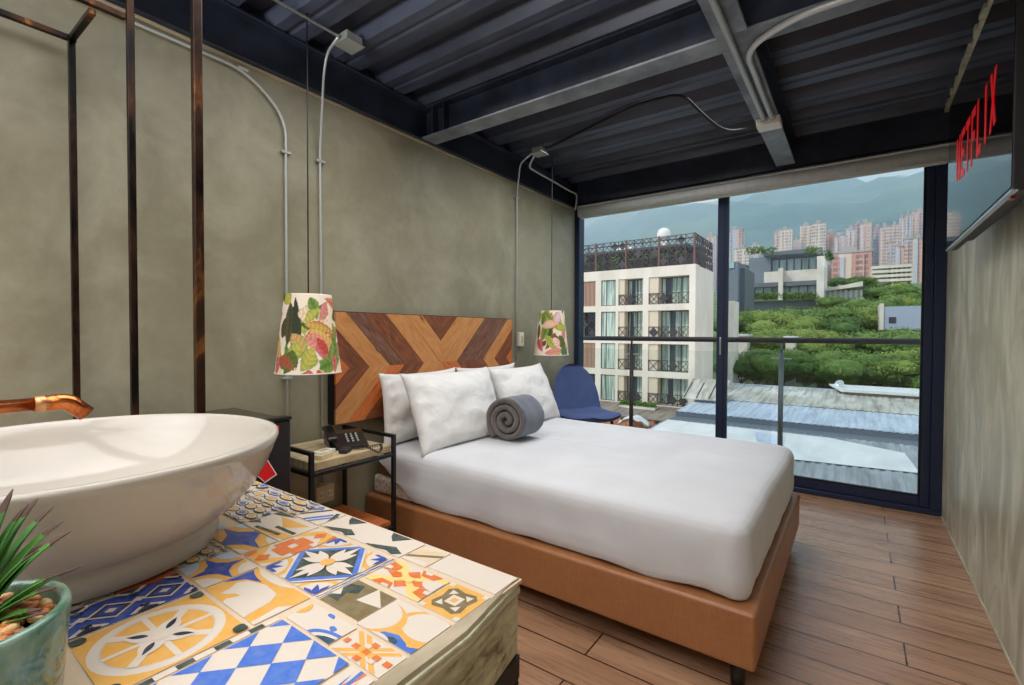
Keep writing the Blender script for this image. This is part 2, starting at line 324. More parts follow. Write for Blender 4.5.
# ------------------------------------------------------------------ mesh helpers
def tag(o, label=None, cat=None, group=None, kind=None):
    if label: o['label'] = label
    if cat: o['category'] = cat
    if group: o['group'] = group
    if kind: o['kind'] = kind
    return o
def thing(name, loc, label, cat, group=None):
    o = bpy.data.objects.new(name, None); C.objects.link(o); o.location = loc; o.empty_display_size = .1
    return tag(o, label, cat, group)
def wloc(o):
    v = Vector((0, 0, 0))
    while o is not None: v += o.location; o = o.parent
    return v
class MB:
    def __init__(s): s.v = []; s.f = []; s.m = []; s.uv = {}; s.sm = []
    def face(s, idx, mi=0, smooth=False, uv=None):
        if uv: s.uv[len(s.f)] = uv
        s.f.append(tuple(idx)); s.m.append(mi); s.sm.append(smooth)
    def poly(s, pts, mi=0, uv=None, smooth=False):
        b = len(s.v); s.v += [Vector(p) for p in pts]; s.face(range(b, b+len(pts)), mi, smooth, uv)
    def box(s, x0, y0, z0, x1, y1, z1, mi=0, rot=None, piv=None):
        b = len(s.v); P = [Vector((x, y, z)) for z in (z0, z1) for y in (y0, y1) for x in (x0, x1)]
        if rot is not None:
            piv = Vector(piv) if piv is not None else Vector(((x0+x1)/2, (y0+y1)/2, (z0+z1)/2)); P = [rot @ (p-piv)+piv for p in P]
        s.v += P
        for q in ((0, 2, 3, 1), (4, 5, 7, 6), (0, 1, 5, 4), (2, 6, 7, 3), (0, 4, 6, 2), (1, 3, 7, 5)): s.face([b+i for i in q], mi)
        return s
    def prism(s, pts, off, mi=0):
        "closed polygon pts (3D) extruded by vector off"
        b = len(s.v); n = len(pts); off = Vector(off); s.v += [Vector(p) for p in pts]+[Vector(p)+off for p in pts]
        s.face([b+i for i in range(n)][::-1], mi); s.face([b+n+i for i in range(n)], mi)
        for i in range(n): j = (i+1) % n; s.face((b+i, b+j, b+n+j, b+n+i), mi)
        return s
    def bar(s, a, c, w, h=None, mi=0, up=(0, 0, 1)):
        a = Vector(a); c = Vector(c); h = h or w; d = (c-a).normalized(); u = Vector(up)
        if abs(d.dot(u)) > .99: u = Vector((1, 0, 0))
        x = d.cross(u).normalized(); y = x.cross(d).normalized(); b = len(s.v)
        for p in (a, c):
            for (i, j) in ((-1, -1), (1, -1), (1, 1), (-1, 1)): s.v.append(p+x*i*w/2+y*j*h/2)
        s.face((b+3, b+2, b+1, b), mi); s.face((b+4, b+5, b+6, b+7), mi)
        for i in range(4): j = (i+1) % 4; s.face((b+i, b+j, b+4+j, b+4+i), mi)
        return s
    def tube(s, pts, r, seg=10, mi=0, caps=True):
        pts = [Vector(p) for p in pts]; n = len(pts); rs = r if isinstance(r, (list, tuple)) else [r]*n; b = len(s.v); ref = None
        for i, p in enumerate(pts):
            d = (pts[min(i+1, n-1)]-pts[max(i-1, 0)]).normalized()
            if ref is None: ref = d.orthogonal().normalized()
            ref = (ref-d*ref.dot(d)).normalized(); y = d.cross(ref)
            for k in range(seg): a = 2*PI*k/seg; s.v.append(p+(ref*math.cos(a)+y*math.sin(a))*rs[i])
        for i in range(n-1):
            for k in range(seg): k2 = (k+1) % seg; s.face((b+i*seg+k, b+i*seg+k2, b+(i+1)*seg+k2, b+(i+1)*seg+k), mi, True)
        if caps: s.face([b+k for k in range(seg)][::-1], mi); s.face([b+(n-1)*seg+k for k in range(seg)], mi)
        return s
    def lathe(s, prof, c=(0, 0, 0), seg=48, mi=0, sx=1, sy=1, smooth=True, cap0=False, cap1=False):
        b = len(s.v); c = Vector(c); n = len(prof)
        for (r, z) in prof:
            for k in range(seg): a = 2*PI*k/seg; s.v.append(c+Vector((r*math.cos(a)*sx, r*math.sin(a)*sy, z)))
        for i in range(n-1):
            for k in range(seg): k2 = (k+1) % seg; s.face((b+i*seg+k, b+i*seg+k2, b+(i+1)*seg+k2, b+(i+1)*seg+k), mi, smooth)
        if cap0: s.face([b+k for k in range(seg)][::-1], mi)
        if cap1: s.face([b+(n-1)*seg+k for k in range(seg)], mi)
        return s
    def grid(s, fn, nu, nv, mi=0, closed_u=False, smooth=True, uv=False):
        b = len(s.v)
        for j in range(nv+1):
            for i in range(nu+(0 if closed_u else 1)): s.v.append(Vector(fn(i/nu, j/nv)))
        w = nu if closed_u else nu+1
        for j in range(nv):
            for i in range(nu):
                i2 = (i+1) % w if closed_u else i+1
                s.face((b+j*w+i, b+j*w+i2, b+(j+1)*w+i2, b+(j+1)*w+i), mi, smooth, [(i/nu, j/nv), ((i+1)/nu, j/nv), ((i+1)/nu, (j+1)/nv), (i/nu, (j+1)/nv)] if uv else None)
        return s
    def build(s, name, mats, parent=None, bevel=0, seg=2, origin=None, world=False):
        if not isinstance(mats, (list, tuple)): mats = [mats]
        mats = [M[m] if isinstance(m, str) else m for m in mats]
        me = bpy.data.meshes.new(name)
        if parent is not None: off = wloc(parent)
        elif world: off = Vector((0, 0, 0))
        elif origin is not None: off = Vector(origin)
        else:
            xs = [p.x for p in s.v]; ys = [p.y for p in s.v]; off = Vector(((min(xs)+max(xs))/2, (min(ys)+max(ys))/2, min(p.z for p in s.v)))
        me.from_pydata([tuple(p-off) for p in s.v], [], s.f)
        for i, p in enumerate(me.polygons): p.material_index = s.m[i]; p.use_smooth = s.sm[i]
        if s.uv:
            ul = me.uv_layers.new(name='UVMap')
            for i, p in enumerate(me.polygons):
                if i in s.uv:
                    for k, li in enumerate(p.loop_indices): ul.data[li].uv = s.uv[i][k]
        for m in mats: me.materials.append(m)
        me.update(); o = bpy.data.objects.new(name, me); C.objects.link(o)
        if parent is not None: o.parent = parent
        else: o.location = off
        if bevel:
            md = o.modifiers.new('bevel', 'BEVEL'); md.width = bevel; md.segments = seg; md.limit_method = 'ANGLE'; md.angle_limit = math.radians(40); md.harden_normals = False
        return o
def fix_normals(o):
    bm = bmesh.new(); bm.from_mesh(o.data); bmesh.ops.recalc_face_normals(bm, faces=bm.faces); bm.to_mesh(o.data); bm.free(); return o
def copy_thing(o, loc=None, rot=None, scale=None):
    c = o.copy(); C.objects.link(c)
    if loc is not None: c.location = loc
    if rot is not None: c.rotation_euler = rot
    if scale is not None: c.scale = scale
    for ch in list(o.children):
        d = ch.copy(); C.objects.link(d); d.parent = c
        for g in list(ch.children): e = g.copy(); C.objects.link(e); e.parent = d
    return c
def arc(c, r, a0, a1, ax, ay, n=8):
    c = Vector(c); ax = Vector(ax); ay = Vector(ay)
    return [c+ax*r*math.cos(a0+(a1-a0)*i/n)+ay*r*math.sin(a0+(a1-a0)*i/n) for i in range(n+1)]
def bend(pts, r=.05, n=6):
    "polyline with rounded corners"
    pts = [Vector(p) for p in pts]; out = [pts[0]]
    for i in range(1, len(pts)-1):
        a, b, c = pts[i-1], pts[i], pts[i+1]; d1 = (a-b); d2 = (c-b); rr = min(r, d1.length*.45, d2.length*.45)
        p, q = b+d1.normalized()*rr, b+d2.normalized()*rr
        for k in range(n+1): t = k/n; out.append(p*(1-t)**2+b*2*t*(1-t)+q*t*t)
    out.append(pts[-1]); return out

# ------------------------------------------------------------------ room shell
RX, WY, BY = 2.6178, 4.052, -2.3     # right wall, window plane, back wall
ZB, ZD = 2.31, 2.50                  # underside of the beams, underside of the deck
def struct(mb, name, mats, **k): return tag(mb.build(name, mats, **k), kind='structure')
f = MB().box(-.15, BY-.15, -.12, RX+.15, WY+.12, 0); struct(f, 'floor', 'floor', world=True)
bpy.data.objects['floor'].data  # planks are laid from the material
struct(MB().box(-.15, BY, 0, 0, WY+.10, 2.75), 'wall_left', 'wall_l', world=True)
struct(MB().box(RX, BY, 0, RX+.15, WY+.10, 2.75), 'wall_right', 'wall_r', world=True)
struct(MB().box(-.15, BY-.15, 0, RX+.15, BY, 2.75), 'wall_back', 'plaster', world=True)
# ribbed steel deck, ribs across the room
dk = MB(); pitch = .30; y = BY; prof = []
while y < WY+.1:
    prof += [(y, 2.565), (y+.085, 2.565), (y+.12, 2.505), (y+.165, 2.505), (y+.175, 2.513), (y+.19, 2.513), (y+.20, 2.505), (y+.265, 2.505)]
    y += pitch
prof = [(min(a, WY+.1), b) for a, b in prof]
top = [(WY+.1, 2.66), (BY, 2.66)]
dk.prism([(-.0, a, b) for a, b in prof+top], (RX, 0, 0))
struct(dk, 'ceiling', 'deck', world=True)
def ibeam(axis, a0, a1, c, w, z0, z1, name, tf=.012, web=.012, stiff=()):
    m = MB()
    def bx(p0, p1, q0, q1, za, zb, mi):
        if axis == 'x': m.box(p0, q0, za, p1, q1, zb, mi)
        else: m.box(q0, p0, za, q1, p1, zb, mi)
    bx(a0, a1, c-w/2, c+w/2, z0, z0+tf, 1); bx(a0, a1, c-w/2, c+w/2, z1-tf, z1, 0); bx(a0, a1, c-web/2, c+web/2, z0+tf, z1-tf, 0)
    for s_ in stiff: bx(s_, s_+.012, c-w/2+.006, c+w/2-.006, z0+tf, z1-tf, 0)
    return struct(m, name, ['black_paint', 'flange'], bevel=.002, seg=1)
# beam against the left wall (boxed), beam across, beam along, beam over the window
struct(MB().box(0, BY, 2.300, .008, WY, 2.312), 'trim_6', 'cement_edge')
struct(MB().box(.0, BY, 2.312, .012, WY, 2.57).box(.012, BY, 2.312, .032, WY, 2.322).box(.012, BY, 2.488, .06, WY, 2.50), 'trim_1', 'black_paint', bevel=.002, seg=1)
ibeam('x', .012, RX, 2.085, .115, 2.315, 2.502, 'trim_2', stiff=(.10, .19))
ibeam('y', BY, 3.80, 1.752, .115, 2.317, 2.502, 'trim_3')
struct(MB().box(.10, 3.86, 2.305, RX, 3.875, 2.502).box(.1, 3.86, 2.305, RX, 4.05, 2.317), 'trim_4', 'black_paint', bevel=.002, seg=1)
struct(MB().box(0, WY-.05, 2.37, RX, WY+.10, 2.60), 'trim_5', 'black_paint')
m = MB(); y = 1.6; rc_ = random.Random(8)
while y < WY-.06: w_ = rc_.uniform(.03, .09); m.box(2.572+rc_.uniform(-.006, .008), y, 2.486+rc_.uniform(-.006, .004), RX, y+w_, 2.506); y += w_
struct(m, 'trim_8', 'wall_r')
struct(MB().box(RX-.004, 2.0, .0, RX, WY-.06, .012), 'baseboard_right', 'cement_edge')

# ------------------------------------------------------------------ sliding window wall
z1w = 2.37
fr = MB()
fr.box(0, WY-.05, 0, RX, WY+.06, .035)                                     # sill track
fr.box(0, WY-.05, z1w-.05, RX, WY+.06, z1w)                               # head
fr.box(.0, WY-.045, .035, .048, WY+.055, z1w-.05); fr.box(2.560, WY-.05, .035, RX, WY+.055, z1w-.05)
struct(fr, 'window_1', 'frame', bevel=.003, seg=1)
def sash(x0, x1, y, name, bw=.05, bb=.09, mull=True):
    m = MB(); d = .02
    m.box(x0, y-d, .035, x0+bw+.03, y+d, z1w-.05); m.box(x1-bw, y-d, .035, x1, y+d, z1w-.05)
    m.box(x0+bw, y-d, .035, x1-bw, y+d, .035+bb); m.box(x0+bw, y-d, z1w-.12, x1-bw, y+d, z1w-.05)
    s_ = struct(m, name, 'frame', bevel=.003, seg=1)
    g = MB().box(x0+bw-.005, y-.003, .035+bb-.005, x1-bw+.005, y+.003, z1w-.115); g.build('pane', 'glass', s_)
    g = MB(); g.box(x0+bw, y-d-.002, .035+bb, x0+bw+.008, y+.003, z1w-.12).box(x1-bw-.008, y-d-.002, .035+bb, x1-bw, y+.003, z1w-.12).box(x0+bw, y-d-.002, .035+bb, x1-bw, y+.003, .035+bb+.008)
    g.build('gasket', 'frame2', s_)
    return s_
sR = sash(1.262, 2.560, WY+.0, 'window_2', .050, .068)
MB().box(1.285, WY-.028, .98, 1.30, WY-.02, 1.12).build('window_latch', 'silver', sR, bevel=.003)
# the left leaf is slid open behind the right one: only its track side shows
# (a second leaf, pushed to the right)
# ------------------------------------------------------------------ roller blind
t = thing('roller_blind', (RX/2, 3.95, 2.2), 'beige grey roller blind in its long cassette above the big window', 'blind')
m = MB(); R0 = .045
m.tube([(.10, 3.94, 2.262), (RX-.01, 3.94, 2.262)], R0, 24); m.build('roller', 'blind', t)
MB().box(.09, 3.965, 2.205, RX-.012, 3.985, 2.25).build('bottom_bar', 'blind', t, bevel=.006)
MB().box(.09, 3.90, 2.295, RX-.01, 3.99, 2.309).build('headrail', 'blind', t, bevel=.003)
MB().box(.085, 3.892, 2.212, .099, 3.985, 2.31).build('end_bracket', 'galv_box', t, bevel=.003)
MB().box(RX-.012, 3.892, 2.212, RX-.001, 3.985, 2.31).build('end_bracket', 'galv_box', t, bevel=.003)

# ------------------------------------------------------------------ balcony rail outside the window
YR = 4.32
struct(MB().box(-.6, WY+.10, -.25, RX+.4, YR+.03, -.02), 'trim_7', 'mod_conc')
t = thing('balcony_railing', (1.2, YR, -.02), 'dark steel and glass balcony railing just outside the window', 'railing')
MB().tube([(-.45, YR, 1.10), (RX+.35, YR, 1.10)], .022, 14).build('handrail', 'iron', t)
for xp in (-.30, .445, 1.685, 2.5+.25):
    p = MB(); p.tube([(xp, YR, -.02), (xp, YR, 1.0)], .019, 12); p.tube([(xp, YR, .99), (xp, YR, 1.08)], .010, 8); p.build('post', 'iron' if xp < 1 else 'iron_pane_lit', t)  # posts behind the pane take the lightened copy
    c = MB(); c.bar((xp-.07, YR-.0, .955), (xp+.07, YR-.0, .955), .010, .010); c.build('glass_clamp', 'galv', t)
g = MB()
for a, b_ in ((-.28, .40), (.46, 1.62), (1.70, 2.72)): g.box(a, YR+.002, .02, b_, YR+.012, 1.0)
g.build('glass_panel', 'rail_glass', t)

# ------------------------------------------------------------------ vanity counter
CZ = .80; CX1 = 1.802; CY1 = .556; CY0 = -.42
t = thing('vanity_counter', (.9, 0, 0), 'long washstand counter topped with mismatched patterned tiles', 'counter')
SLP = [(.01, CY0), (1.806, CY0), (1.806, .10), (1.802, .42), (1.779, .552), (.01, .552)]
MB().prism([(a, b, CZ-.107) for a, b in SLP], (0, 0, .101)).build('slab', 'marble', t, bevel=.003)
m = MB(); ed = [(CY0, 1.8068), (.10, 1.8068), (.42, 1.8028), (.553, 1.781)]
for k, ((ya, xa), (yb_, xb_)) in enumerate(zip(ed, ed[1:])):
    n = 10
    for i in range(n):
        q = []
        for w_ in (i/n, (i+1)/n):
            y_ = ya+(yb_-ya)*w_; x_ = xa+(xb_-xa)*w_; j1 = .0016*noise.noise(Vector((y_*60, 1, 0))); q.append([(1.7795, y_, CZ-.006), (1.7795, y_, CZ+.0012), (x_-.006+j1, y_, CZ-.001), (x_+.0005, y_, CZ-.016+j1*2), (x_+.0005, y_, CZ-.02)])
        for c_ in range(4): m.poly([q[0][c_], q[0][c_+1], q[1][c_+1], q[1][c_]][::-1])
m.poly([(1.7795, .5532, CZ-.006), (1.7795, .5532, CZ+.001), (1.781, .5532, CZ-.016)]); m.build('cement_rim', 'cement_edge', t, bevel=.002)
fm = MB()
fm.bar((CX1-.035, CY0, CZ-.125), (CX1-.035, CY1-.008, CZ-.125), .034); fm.bar((.02, CY1-.02, CZ-.125), (CX1-.02, CY1-.02, CZ-.125), .034); fm.bar((.02, CY0+.02, CZ-.125), (CX1-.02, CY0+.02, CZ-.125), .034)
fm.build('under_frame', 'black_metal', t, bevel=.002)
for (lx, ly) in ((CX1-.035, CY1-.025), (CX1-.035, CY0+.03), (.03, CY1-.022), (.03, CY0+.03)):
    MB().box(lx-.017, ly-.017, 0, lx+.017, ly+.017, CZ-.142).build('leg', 'black_metal', t, bevel=.002)

# tiled top: one mesh; each tile is a slab with inlaid glaze shapes
TN = list(TC.keys()); TI = {k: i for i, k in enumerate(TN)}
TM = MB(); rt = random.Random(3)
def clip(poly, x0, y0, x1, y1):
    for (ax, val, sgn) in ((0, x0, 1), (0, x1, -1), (1, y0, 1), (1, y1, -1)):
        out = []
        for i in range(len(poly)):
            a, b = poly[i-1], poly[i]; da, db = (a[ax]-val)*sgn, (b[ax]-val)*sgn
            if (da >= 0) != (db >= 0): k = da/(da-db); out.append((a[0]+(b[0]-a[0])*k, a[1]+(b[1]-a[1])*k))
            if db >= 0: out.append(b)
        poly = out
        if len(poly) < 3: return []
    return poly
class Tile:
    "design space u along X, v along Y, each 0..1 over the FULL tile (fx0..fy1); the visible piece may be cut smaller"
    def __init__(s, x0, y0, x1, y1, base='cream', full=None):
        g = .0018; s.r = (x0+g, y0+g, x1-g, y1-g); s.f = full or (x0, y0, x1, y1); s.k = 1; s.h = CZ+rt.uniform(0, .0006)
        TM.box(s.r[0], s.r[1], CZ-.005, s.r[2], s.r[3], s.h, TI[base])
    def p(s, pts, c):
        w, h = s.f[2]-s.f[0], s.f[3]-s.f[1]
        q = clip([(s.f[0]+u*w, s.f[1]+v*h) for u, v in pts], *s.r)
        if len(q) >= 3:
            a = sum(q[i-1][0]*q[i][1]-q[i][0]*q[i-1][1] for i in range(len(q)))
            if a < 0: q = q[::-1]
            TM.poly([(x, y, s.h+s.k*.00006) for x, y in q], TI[c]); s.k += 1
        return s
    def circ(s, u, v, r, c, r2=None, n=28, a0=0, a1=2*PI):
        return s.p([(u+r*math.cos(a0+(a1-a0)*i/n), v+(r2 or r)*math.sin(a0+(a1-a0)*i/n)) for i in range(n+(0 if a1-a0 > 6.2 else 1))], c)
    def petal(s, u, v, ang, L_, w, c, base=0):
        ca, sa = math.cos(ang), math.sin(ang); pts = []
        for i in range(13):
            k = i/12; pts.append((base+k*L_, w*math.sin(PI*k**.8)))
        for i in range(11, 0, -1):
            k = i/12; pts.append((base+k*L_, -w*math.sin(PI*k**.8)))
        return s.p([(u+x*ca-y*sa, v+x*sa+y*ca) for x, y in pts], c)
    def line(s, u0, v0, u1, v1, w, c):
        d = math.hypot(u1-u0, v1-v0); nx, ny = -(v1-v0)/d*w/2, (u1-u0)/d*w/2
        return s.p([(u0+nx, v0+ny), (u1+nx, v1+ny), (u1-nx, v1-ny), (u0-nx, v0-ny)], c)
    def ring(s, u, v, r, w, c, inner, a=1): return s.circ(u, v, r, c).circ(u, v, r-w, inner)
    def dia(s, u, v, r, c, r2=None): r2 = r2 or r; return s.p([(u-r, v), (u, v+r2), (u+r, v), (u, v-r2)], c)
    def sq(s, u0, v0, u1, v1, c): return s.p([(u0, v0), (u1, v0), (u1, v1), (u0, v1)], c)
def d_flower(t):
    t.circ(0, 0, .33, 'ochre').circ(1, 0, .33, 'ochre').circ(0, 1, .33, 'ochre').circ(1, 1, .33, 'ochre')
    for (u, v) in ((0, 0), (1, 0), (0, 1), (1, 1)):
        t.circ(u, v, .27, 'cream')
        for k in range(3): t.petal(u, v, math.atan2(.5-v, .5-u)+(k-1)*.6, .2, .035, 'dblue', .03)
    t.dia(.5, .5, .58, 'cream').dia(.5, .5, .54, 'blue').dia(.5, .5, .455, 'green').dia(.5, .5, .455, 'green')
    for k in range(4):
        a = PI/2*k; t.petal(.5, .5, a, .43, .05, 'cream', .04)
        for s_ in (-.33, .33): t.petal(.5, .5, a+s_, .30, .055, 'cream', .05)
        t.line(.5+.05*math.cos(a+PI/4), .5+.05*math.sin(a+PI/4), .5+.3*math.cos(a+PI/4), .5+.3*math.sin(a+PI/4), .012, 'green')
    t.circ(.5, .5, .085, 'ochre')
def d_orangecross(t):
    t.sq(0, 0, 1, 1, 'cream').line(0, 0, 1, 1, .22, 'yellow').line(0, 1, 1, 0, .22, 'yellow')
    for k in range(4):
        a = PI/2*k; c, s_ = math.cos(a), math.sin(a); R_ = lambda x, y: (.5+(x-.5)*c-(y-.5)*s_, .5+(x-.5)*s_+(y-.5)*c)
        t.p([R_(.12, 0), R_(.5, .0), R_(.42, .22), R_(.2, .22)], 'orange'); t.p([R_(.5, .12), R_(.62, .3), R_(.5, .42), R_(.38, .3)], 'orange')
        t.p([R_(.3, .0), R_(.45, .0), R_(.4, .12), R_(.3, .1)], 'cream')
    t.circ(1, .62, .28, 'cream', .2).sq(.40, .40, .60, .60, 'yellow')
def d_brownsq(t):
    t.sq(0, 0, 1, 1, 'ochre'); o = (.20, .20, .80, .80)
    for u in (.02, .86): 
        for v in (.02, .86): t.sq(u, v, u+.12, v+.12, 'cream')
    t.p([(.14, .26), (.26, .14), (.5, .19), (.74, .14), (.86, .26), (.81, .5), (.86, .74), (.74, .86), (.5, .81), (.26, .86), (.14, .74), (.19, .5)], 'olive')
    for (u, v, a, b) in ((.24, .24, 1, 1), (.76, .24, -1, 1), (.24, .76, 1, -1), (.76, .76, -1, -1)): t.p([(u, v), (u+.17*a, v+.03*b), (u+.03*a, v+.17*b)], 'cream')
    t.sq(.36, .36, .64, .64, 'cream').sq(.43, .43, .57, .57, 'ochre')
def d_arrow(t):
    t.p([(0, 0), (1, 0), (1, 1), (0, 1)], 'olive').p([(.55, 1), (1, .55), (.5, .45)], 'cream').p([(0, .2), (.0, .75), (.28, .9), (.38, .62), (.2, .5), (.30, .2)], 'green').p([(0, .28), (.16, .4), (.0, .62)], 'cream')
def d_yellowcurve(t):
    t.sq(0, 0, 1, 1, 'cream').circ(.62, .0, .62, 'ochre').circ(.78, .62, .44, 'ochre').circ(.78, .66, .35, 'cream').circ(.05, .35, .5, 'ochre').circ(-.02, .42, .44, 'cream')
    t.p([(.35, 0), (.42, .16), (.62, .24), (.80, .16), (.95, 0)], 'blue').circ(.62, .06, .09, 'teal').circ(.45, -.12, .22, 'cream').p([(1, .0), (1, .2), (.86, .1)], 'blue').sq(.86, .0, 1, .12, 'blue')
def d_arrows_white(t, dx=0):
    t.sq(0, 0, 1, 1, 'cream')
    for a in (0, .55): t.p([(a+.08, .95), (a+.30, .95), (a+.20, .55), (a+.12, .75)], 'green').p([(a+.05, .05), (a+.30, .38), (a+.42, .20), (a+.36, .02), (a+.28, .1), (a+.15, 0)], 'green')
def d_bluegreen(t):
    t.sq(0, 0, 1, 1, 'cream').line(.0, .2, .5, 1.1, .12, 'green').line(.35, 0, .75, .75, .12, 'blue').line(.55, 0, .95, .75, .1, 'blue').p([(.0, .55), (.25, .8), (.1, 1), (0, 1)], 'blue').line(.78, .9, 1.05, .3, .12, 'green')
def d_smallflowers(t):
    t.sq(0, 0, 1, 1, 'cream')
    for i in range(5):
        for j in range(4):
            u, v = (i+.5*(j % 2))/4, j/3; c = 'ochre' if (i+j) % 3 else 'blue'
            t.circ(u, v, .125, 'navy', n=10).circ(u, v, .105, 'cream' if (i+2*j) % 4 else 'tan', n=10).circ(u, v, .075, c, n=8)
def d_bluestar(t):
    t.sq(0, 0, 1, 1, 'ochre')
    for (u, v) in ((0, 0), (1, 0), (0, 1), (1, 1)): t.circ(u, v, .47, 'ochre')
    n = 24; pts = []
    for (cu, cv, a0) in ((0, 0, 0), (1, 0, PI/2), (1, 1, PI), (0, 1, 3*PI/2)): pass
    t.p([(.5, .0), (.58, .28), (.72, .42), (1, .5), (.72, .58), (.58, .72), (.5, 1), (.42, .72), (.28, .58), (0, .5), (.28, .42), (.42, .28)], 'dblue')
    for (u, v) in ((0, 0), (1, 0), (0, 1), (1, 1)): t.circ(u, v, .36, 'lblue' if u == 0 else 'cream')
def d_orangegeo(t):
    t.sq(0, 0, 1, 1, 'cream').line(0, .5, .5, 1, .13, 'ochre').line(.5, 0, 1, .5, .13, 'ochre').line(0, .5, .5, 0, .13, 'ochre').line(.5, 1, 1, .5, .13, 'ochre')
    for k in range(4):
        a = PI/2*k; c, s_ = math.cos(a), math.sin(a); R_ = lambda x, y: (.5+(x-.5)*c-(y-.5)*s_, .5+(x-.5)*s_+(y-.5)*c)
        t.p([R_(.5, .5), R_(.72, .5), R_(.72, .64), R_(.62, .64), R_(.62, .72), R_(.5, .72)], 'orange'); t.p([R_(.12, .02), R_(.36, .02), R_(.3, .16), R_(.16, .16)], 'orange')
        t.p([R_(.5, .78), R_(.6, .88), R_(.5, .98), R_(.4, .88)], 'orange')
    t.sq(.45, .45, .55, .55, 'cream')
def d_greenyellow(t):
    t.sq(0, 0, 1, 1, 'cream').p([(0, .75), (.25, .85), (.5, 1), (0, 1)], 'green').p([(.2, .8), (.9, .85), (.7, .55), (.45, .6)], 'ochre').p([(.3, .0), (1, .1), (1, .35), (.5, .25)], 'ochre').line(.25, .12, .8, .2, .1, 'green').line(.5, .4, .95, .42, .1, 'green').p([(.45, .6), (.6, .75), (.75, .6), (.6, .45)], 'ochre').p([(.0, .1), (.2, .3), (.05, .4)], 'green')
def d_bigswirl(t):
    t.sq(0, 0, 1, 1, 'ochre').p([(0, .35), (0, 1), (.52, 1), (.50, .75), (.36, .62), (.28, .35)], 'dblue').circ(.52, 1.05, .3, 'ochre').circ(.52, 1.12, .28, 'cream')
    t.p([(.42, .12), (.40, .3), (.36, .46), (.40, .62), (.56, .74), (.74, .70), (.80, .5), (.82, .22), (.84, .0), (.56, .0), (.52, .10), (.56, .30), (.50, .28), (.46, .18)], 'cream')
    t.p([(.93, 0), (1, 0), (1, .75), (.90, .5)], 'cream').line(0, 1, .4, 1, .03, 'ochre')
def d_whiteblue(t):
    t.sq(0, 0, 1, 1, 'cream').petal(.42, .92, -.6, .2, .07, 'blue').petal(.72, .62, -1.2, .22, .07, 'blue').circ(1.0, -.02, .5, 'blue').circ(1.0, -.06, .42, 'cream').circ(1.05, -.12, .40, 'teal').circ(.0, .62, .13, 'ochre', .28)
def d_redsmall(t):
    t.sq(0, 0, 1, 1, 'cream').line(.1, 0, 1, .9, .10, 'ochre').line(0, .1, .9, 1, .10, 'ochre').line(.1, 1, 1, .1, .10, 'ochre').line(0, .9, .9, 0, .10, 'ochre')
    for (u, v) in ((.5, .5), (.25, .5), (.75, .5), (.5, .25), (.5, .75), (0, .5), (.5, 0), (1, .5), (.5, 1)): t.sq(u-.07, v-.07, u+.07, v+.07, 'orange')
    t.sq(.36, .58, .48, .7, 'cream').sq(.68, .3, .8, .42, 'cream')
def d_lattice(t):
    t.sq(0, 0, 1, 1, 'cream')
    for i in range(-2, 7):
        for j in range(-2, 7):
            if (i+j) % 2 == 0: t.dia(i*.25, j*.25, .25, 'blue') if (i % 2 == 0) else None
def d_lattice2(t):
    t.sq(0, 0, 1, 1, 'cream')
    n = 3
    for i in range(-1, 2*n+2):
        for j in range(-1, 2*n+2):
            if (i % 2) == 0 and (j % 2) == 0:
                u, v = i/(2*n), j/(2*n); r = 1/(2*n)
                t.p([(u-r, v), (u-r*.35, v+r*.25), (u, v+r), (u+r*.35, v+r*.25), (u+r, v), (u+r*.35, v-r*.25), (u, v-r), (u-r*.35, v-r*.25)] if (i+j) % 4 == 0 and False else [(u-r, v), (u, v+r), (u+r, v), (u, v-r)], 'blue')
def d_wheel(t):
    t.sq(0, 0, 1, 1, 'ochre').circ(.5, .5, .47, 'cream', n=40).circ(.5, .5, .40, 'grey', n=40).circ(.5, .5, .385, 'ochre', n=40)
    for k in range(8):
        a = PI/4*k; t.line(.5, .5, .5+.39*math.cos(a), .5+.39*math.sin(a), .075 if k % 2 else .045, 'cream')
    for k in range(4): t.petal(.5, .5, PI/2*k+PI/4, .30, .085, 'cream'); 
    for k in range(4): t.petal(.5, .5, PI/2*k+PI/4, .17, .026, 'navy', .09)
    t.circ(.5, .5, .07, 'cream')
    for (u, v) in ((.03, .5), (.97, .5), (.5, .03), (.5, .97)): pass
    for (u, v) in ((.06, .06), (.94, .06), (.06, .94), (.94, .94)): t.circ(u, v, .06, 'green')
def d_blueblack(t):
    t.sq(0, 0, 1, 1, 'dblue')
    for i in range(3):
        v = (i+.5)/3; t.dia(.5, v, .30, 'cream', .15).dia(.5, v, .25, 'navy', .125).dia(.5, v, .17, 'dblue', .085).dia(.5, v, .08, 'cream', .04)
    for i in range(4):
        v = i/3
        for u in (.05, .95): t.dia(u, v, .22, 'cream', .11).dia(u, v, .13, 'navy', .07)
        for u in (.22, .78): t.sq(u-.03, v-.03, u+.06, v+.03, 'navy')
        t.dia(.5, v, .09, 'cream', .045)
DES = [d_flower, d_orangegeo, d_bluestar, d_smallflowers, d_greenyellow, d_wheel, d_blueblack, d_arrows_white, d_lattice2, d_brownsq]
TM.box(.012, CY0, CZ-.0055, 1.783, CY1-.001, CZ-.0012, TI['tan'])
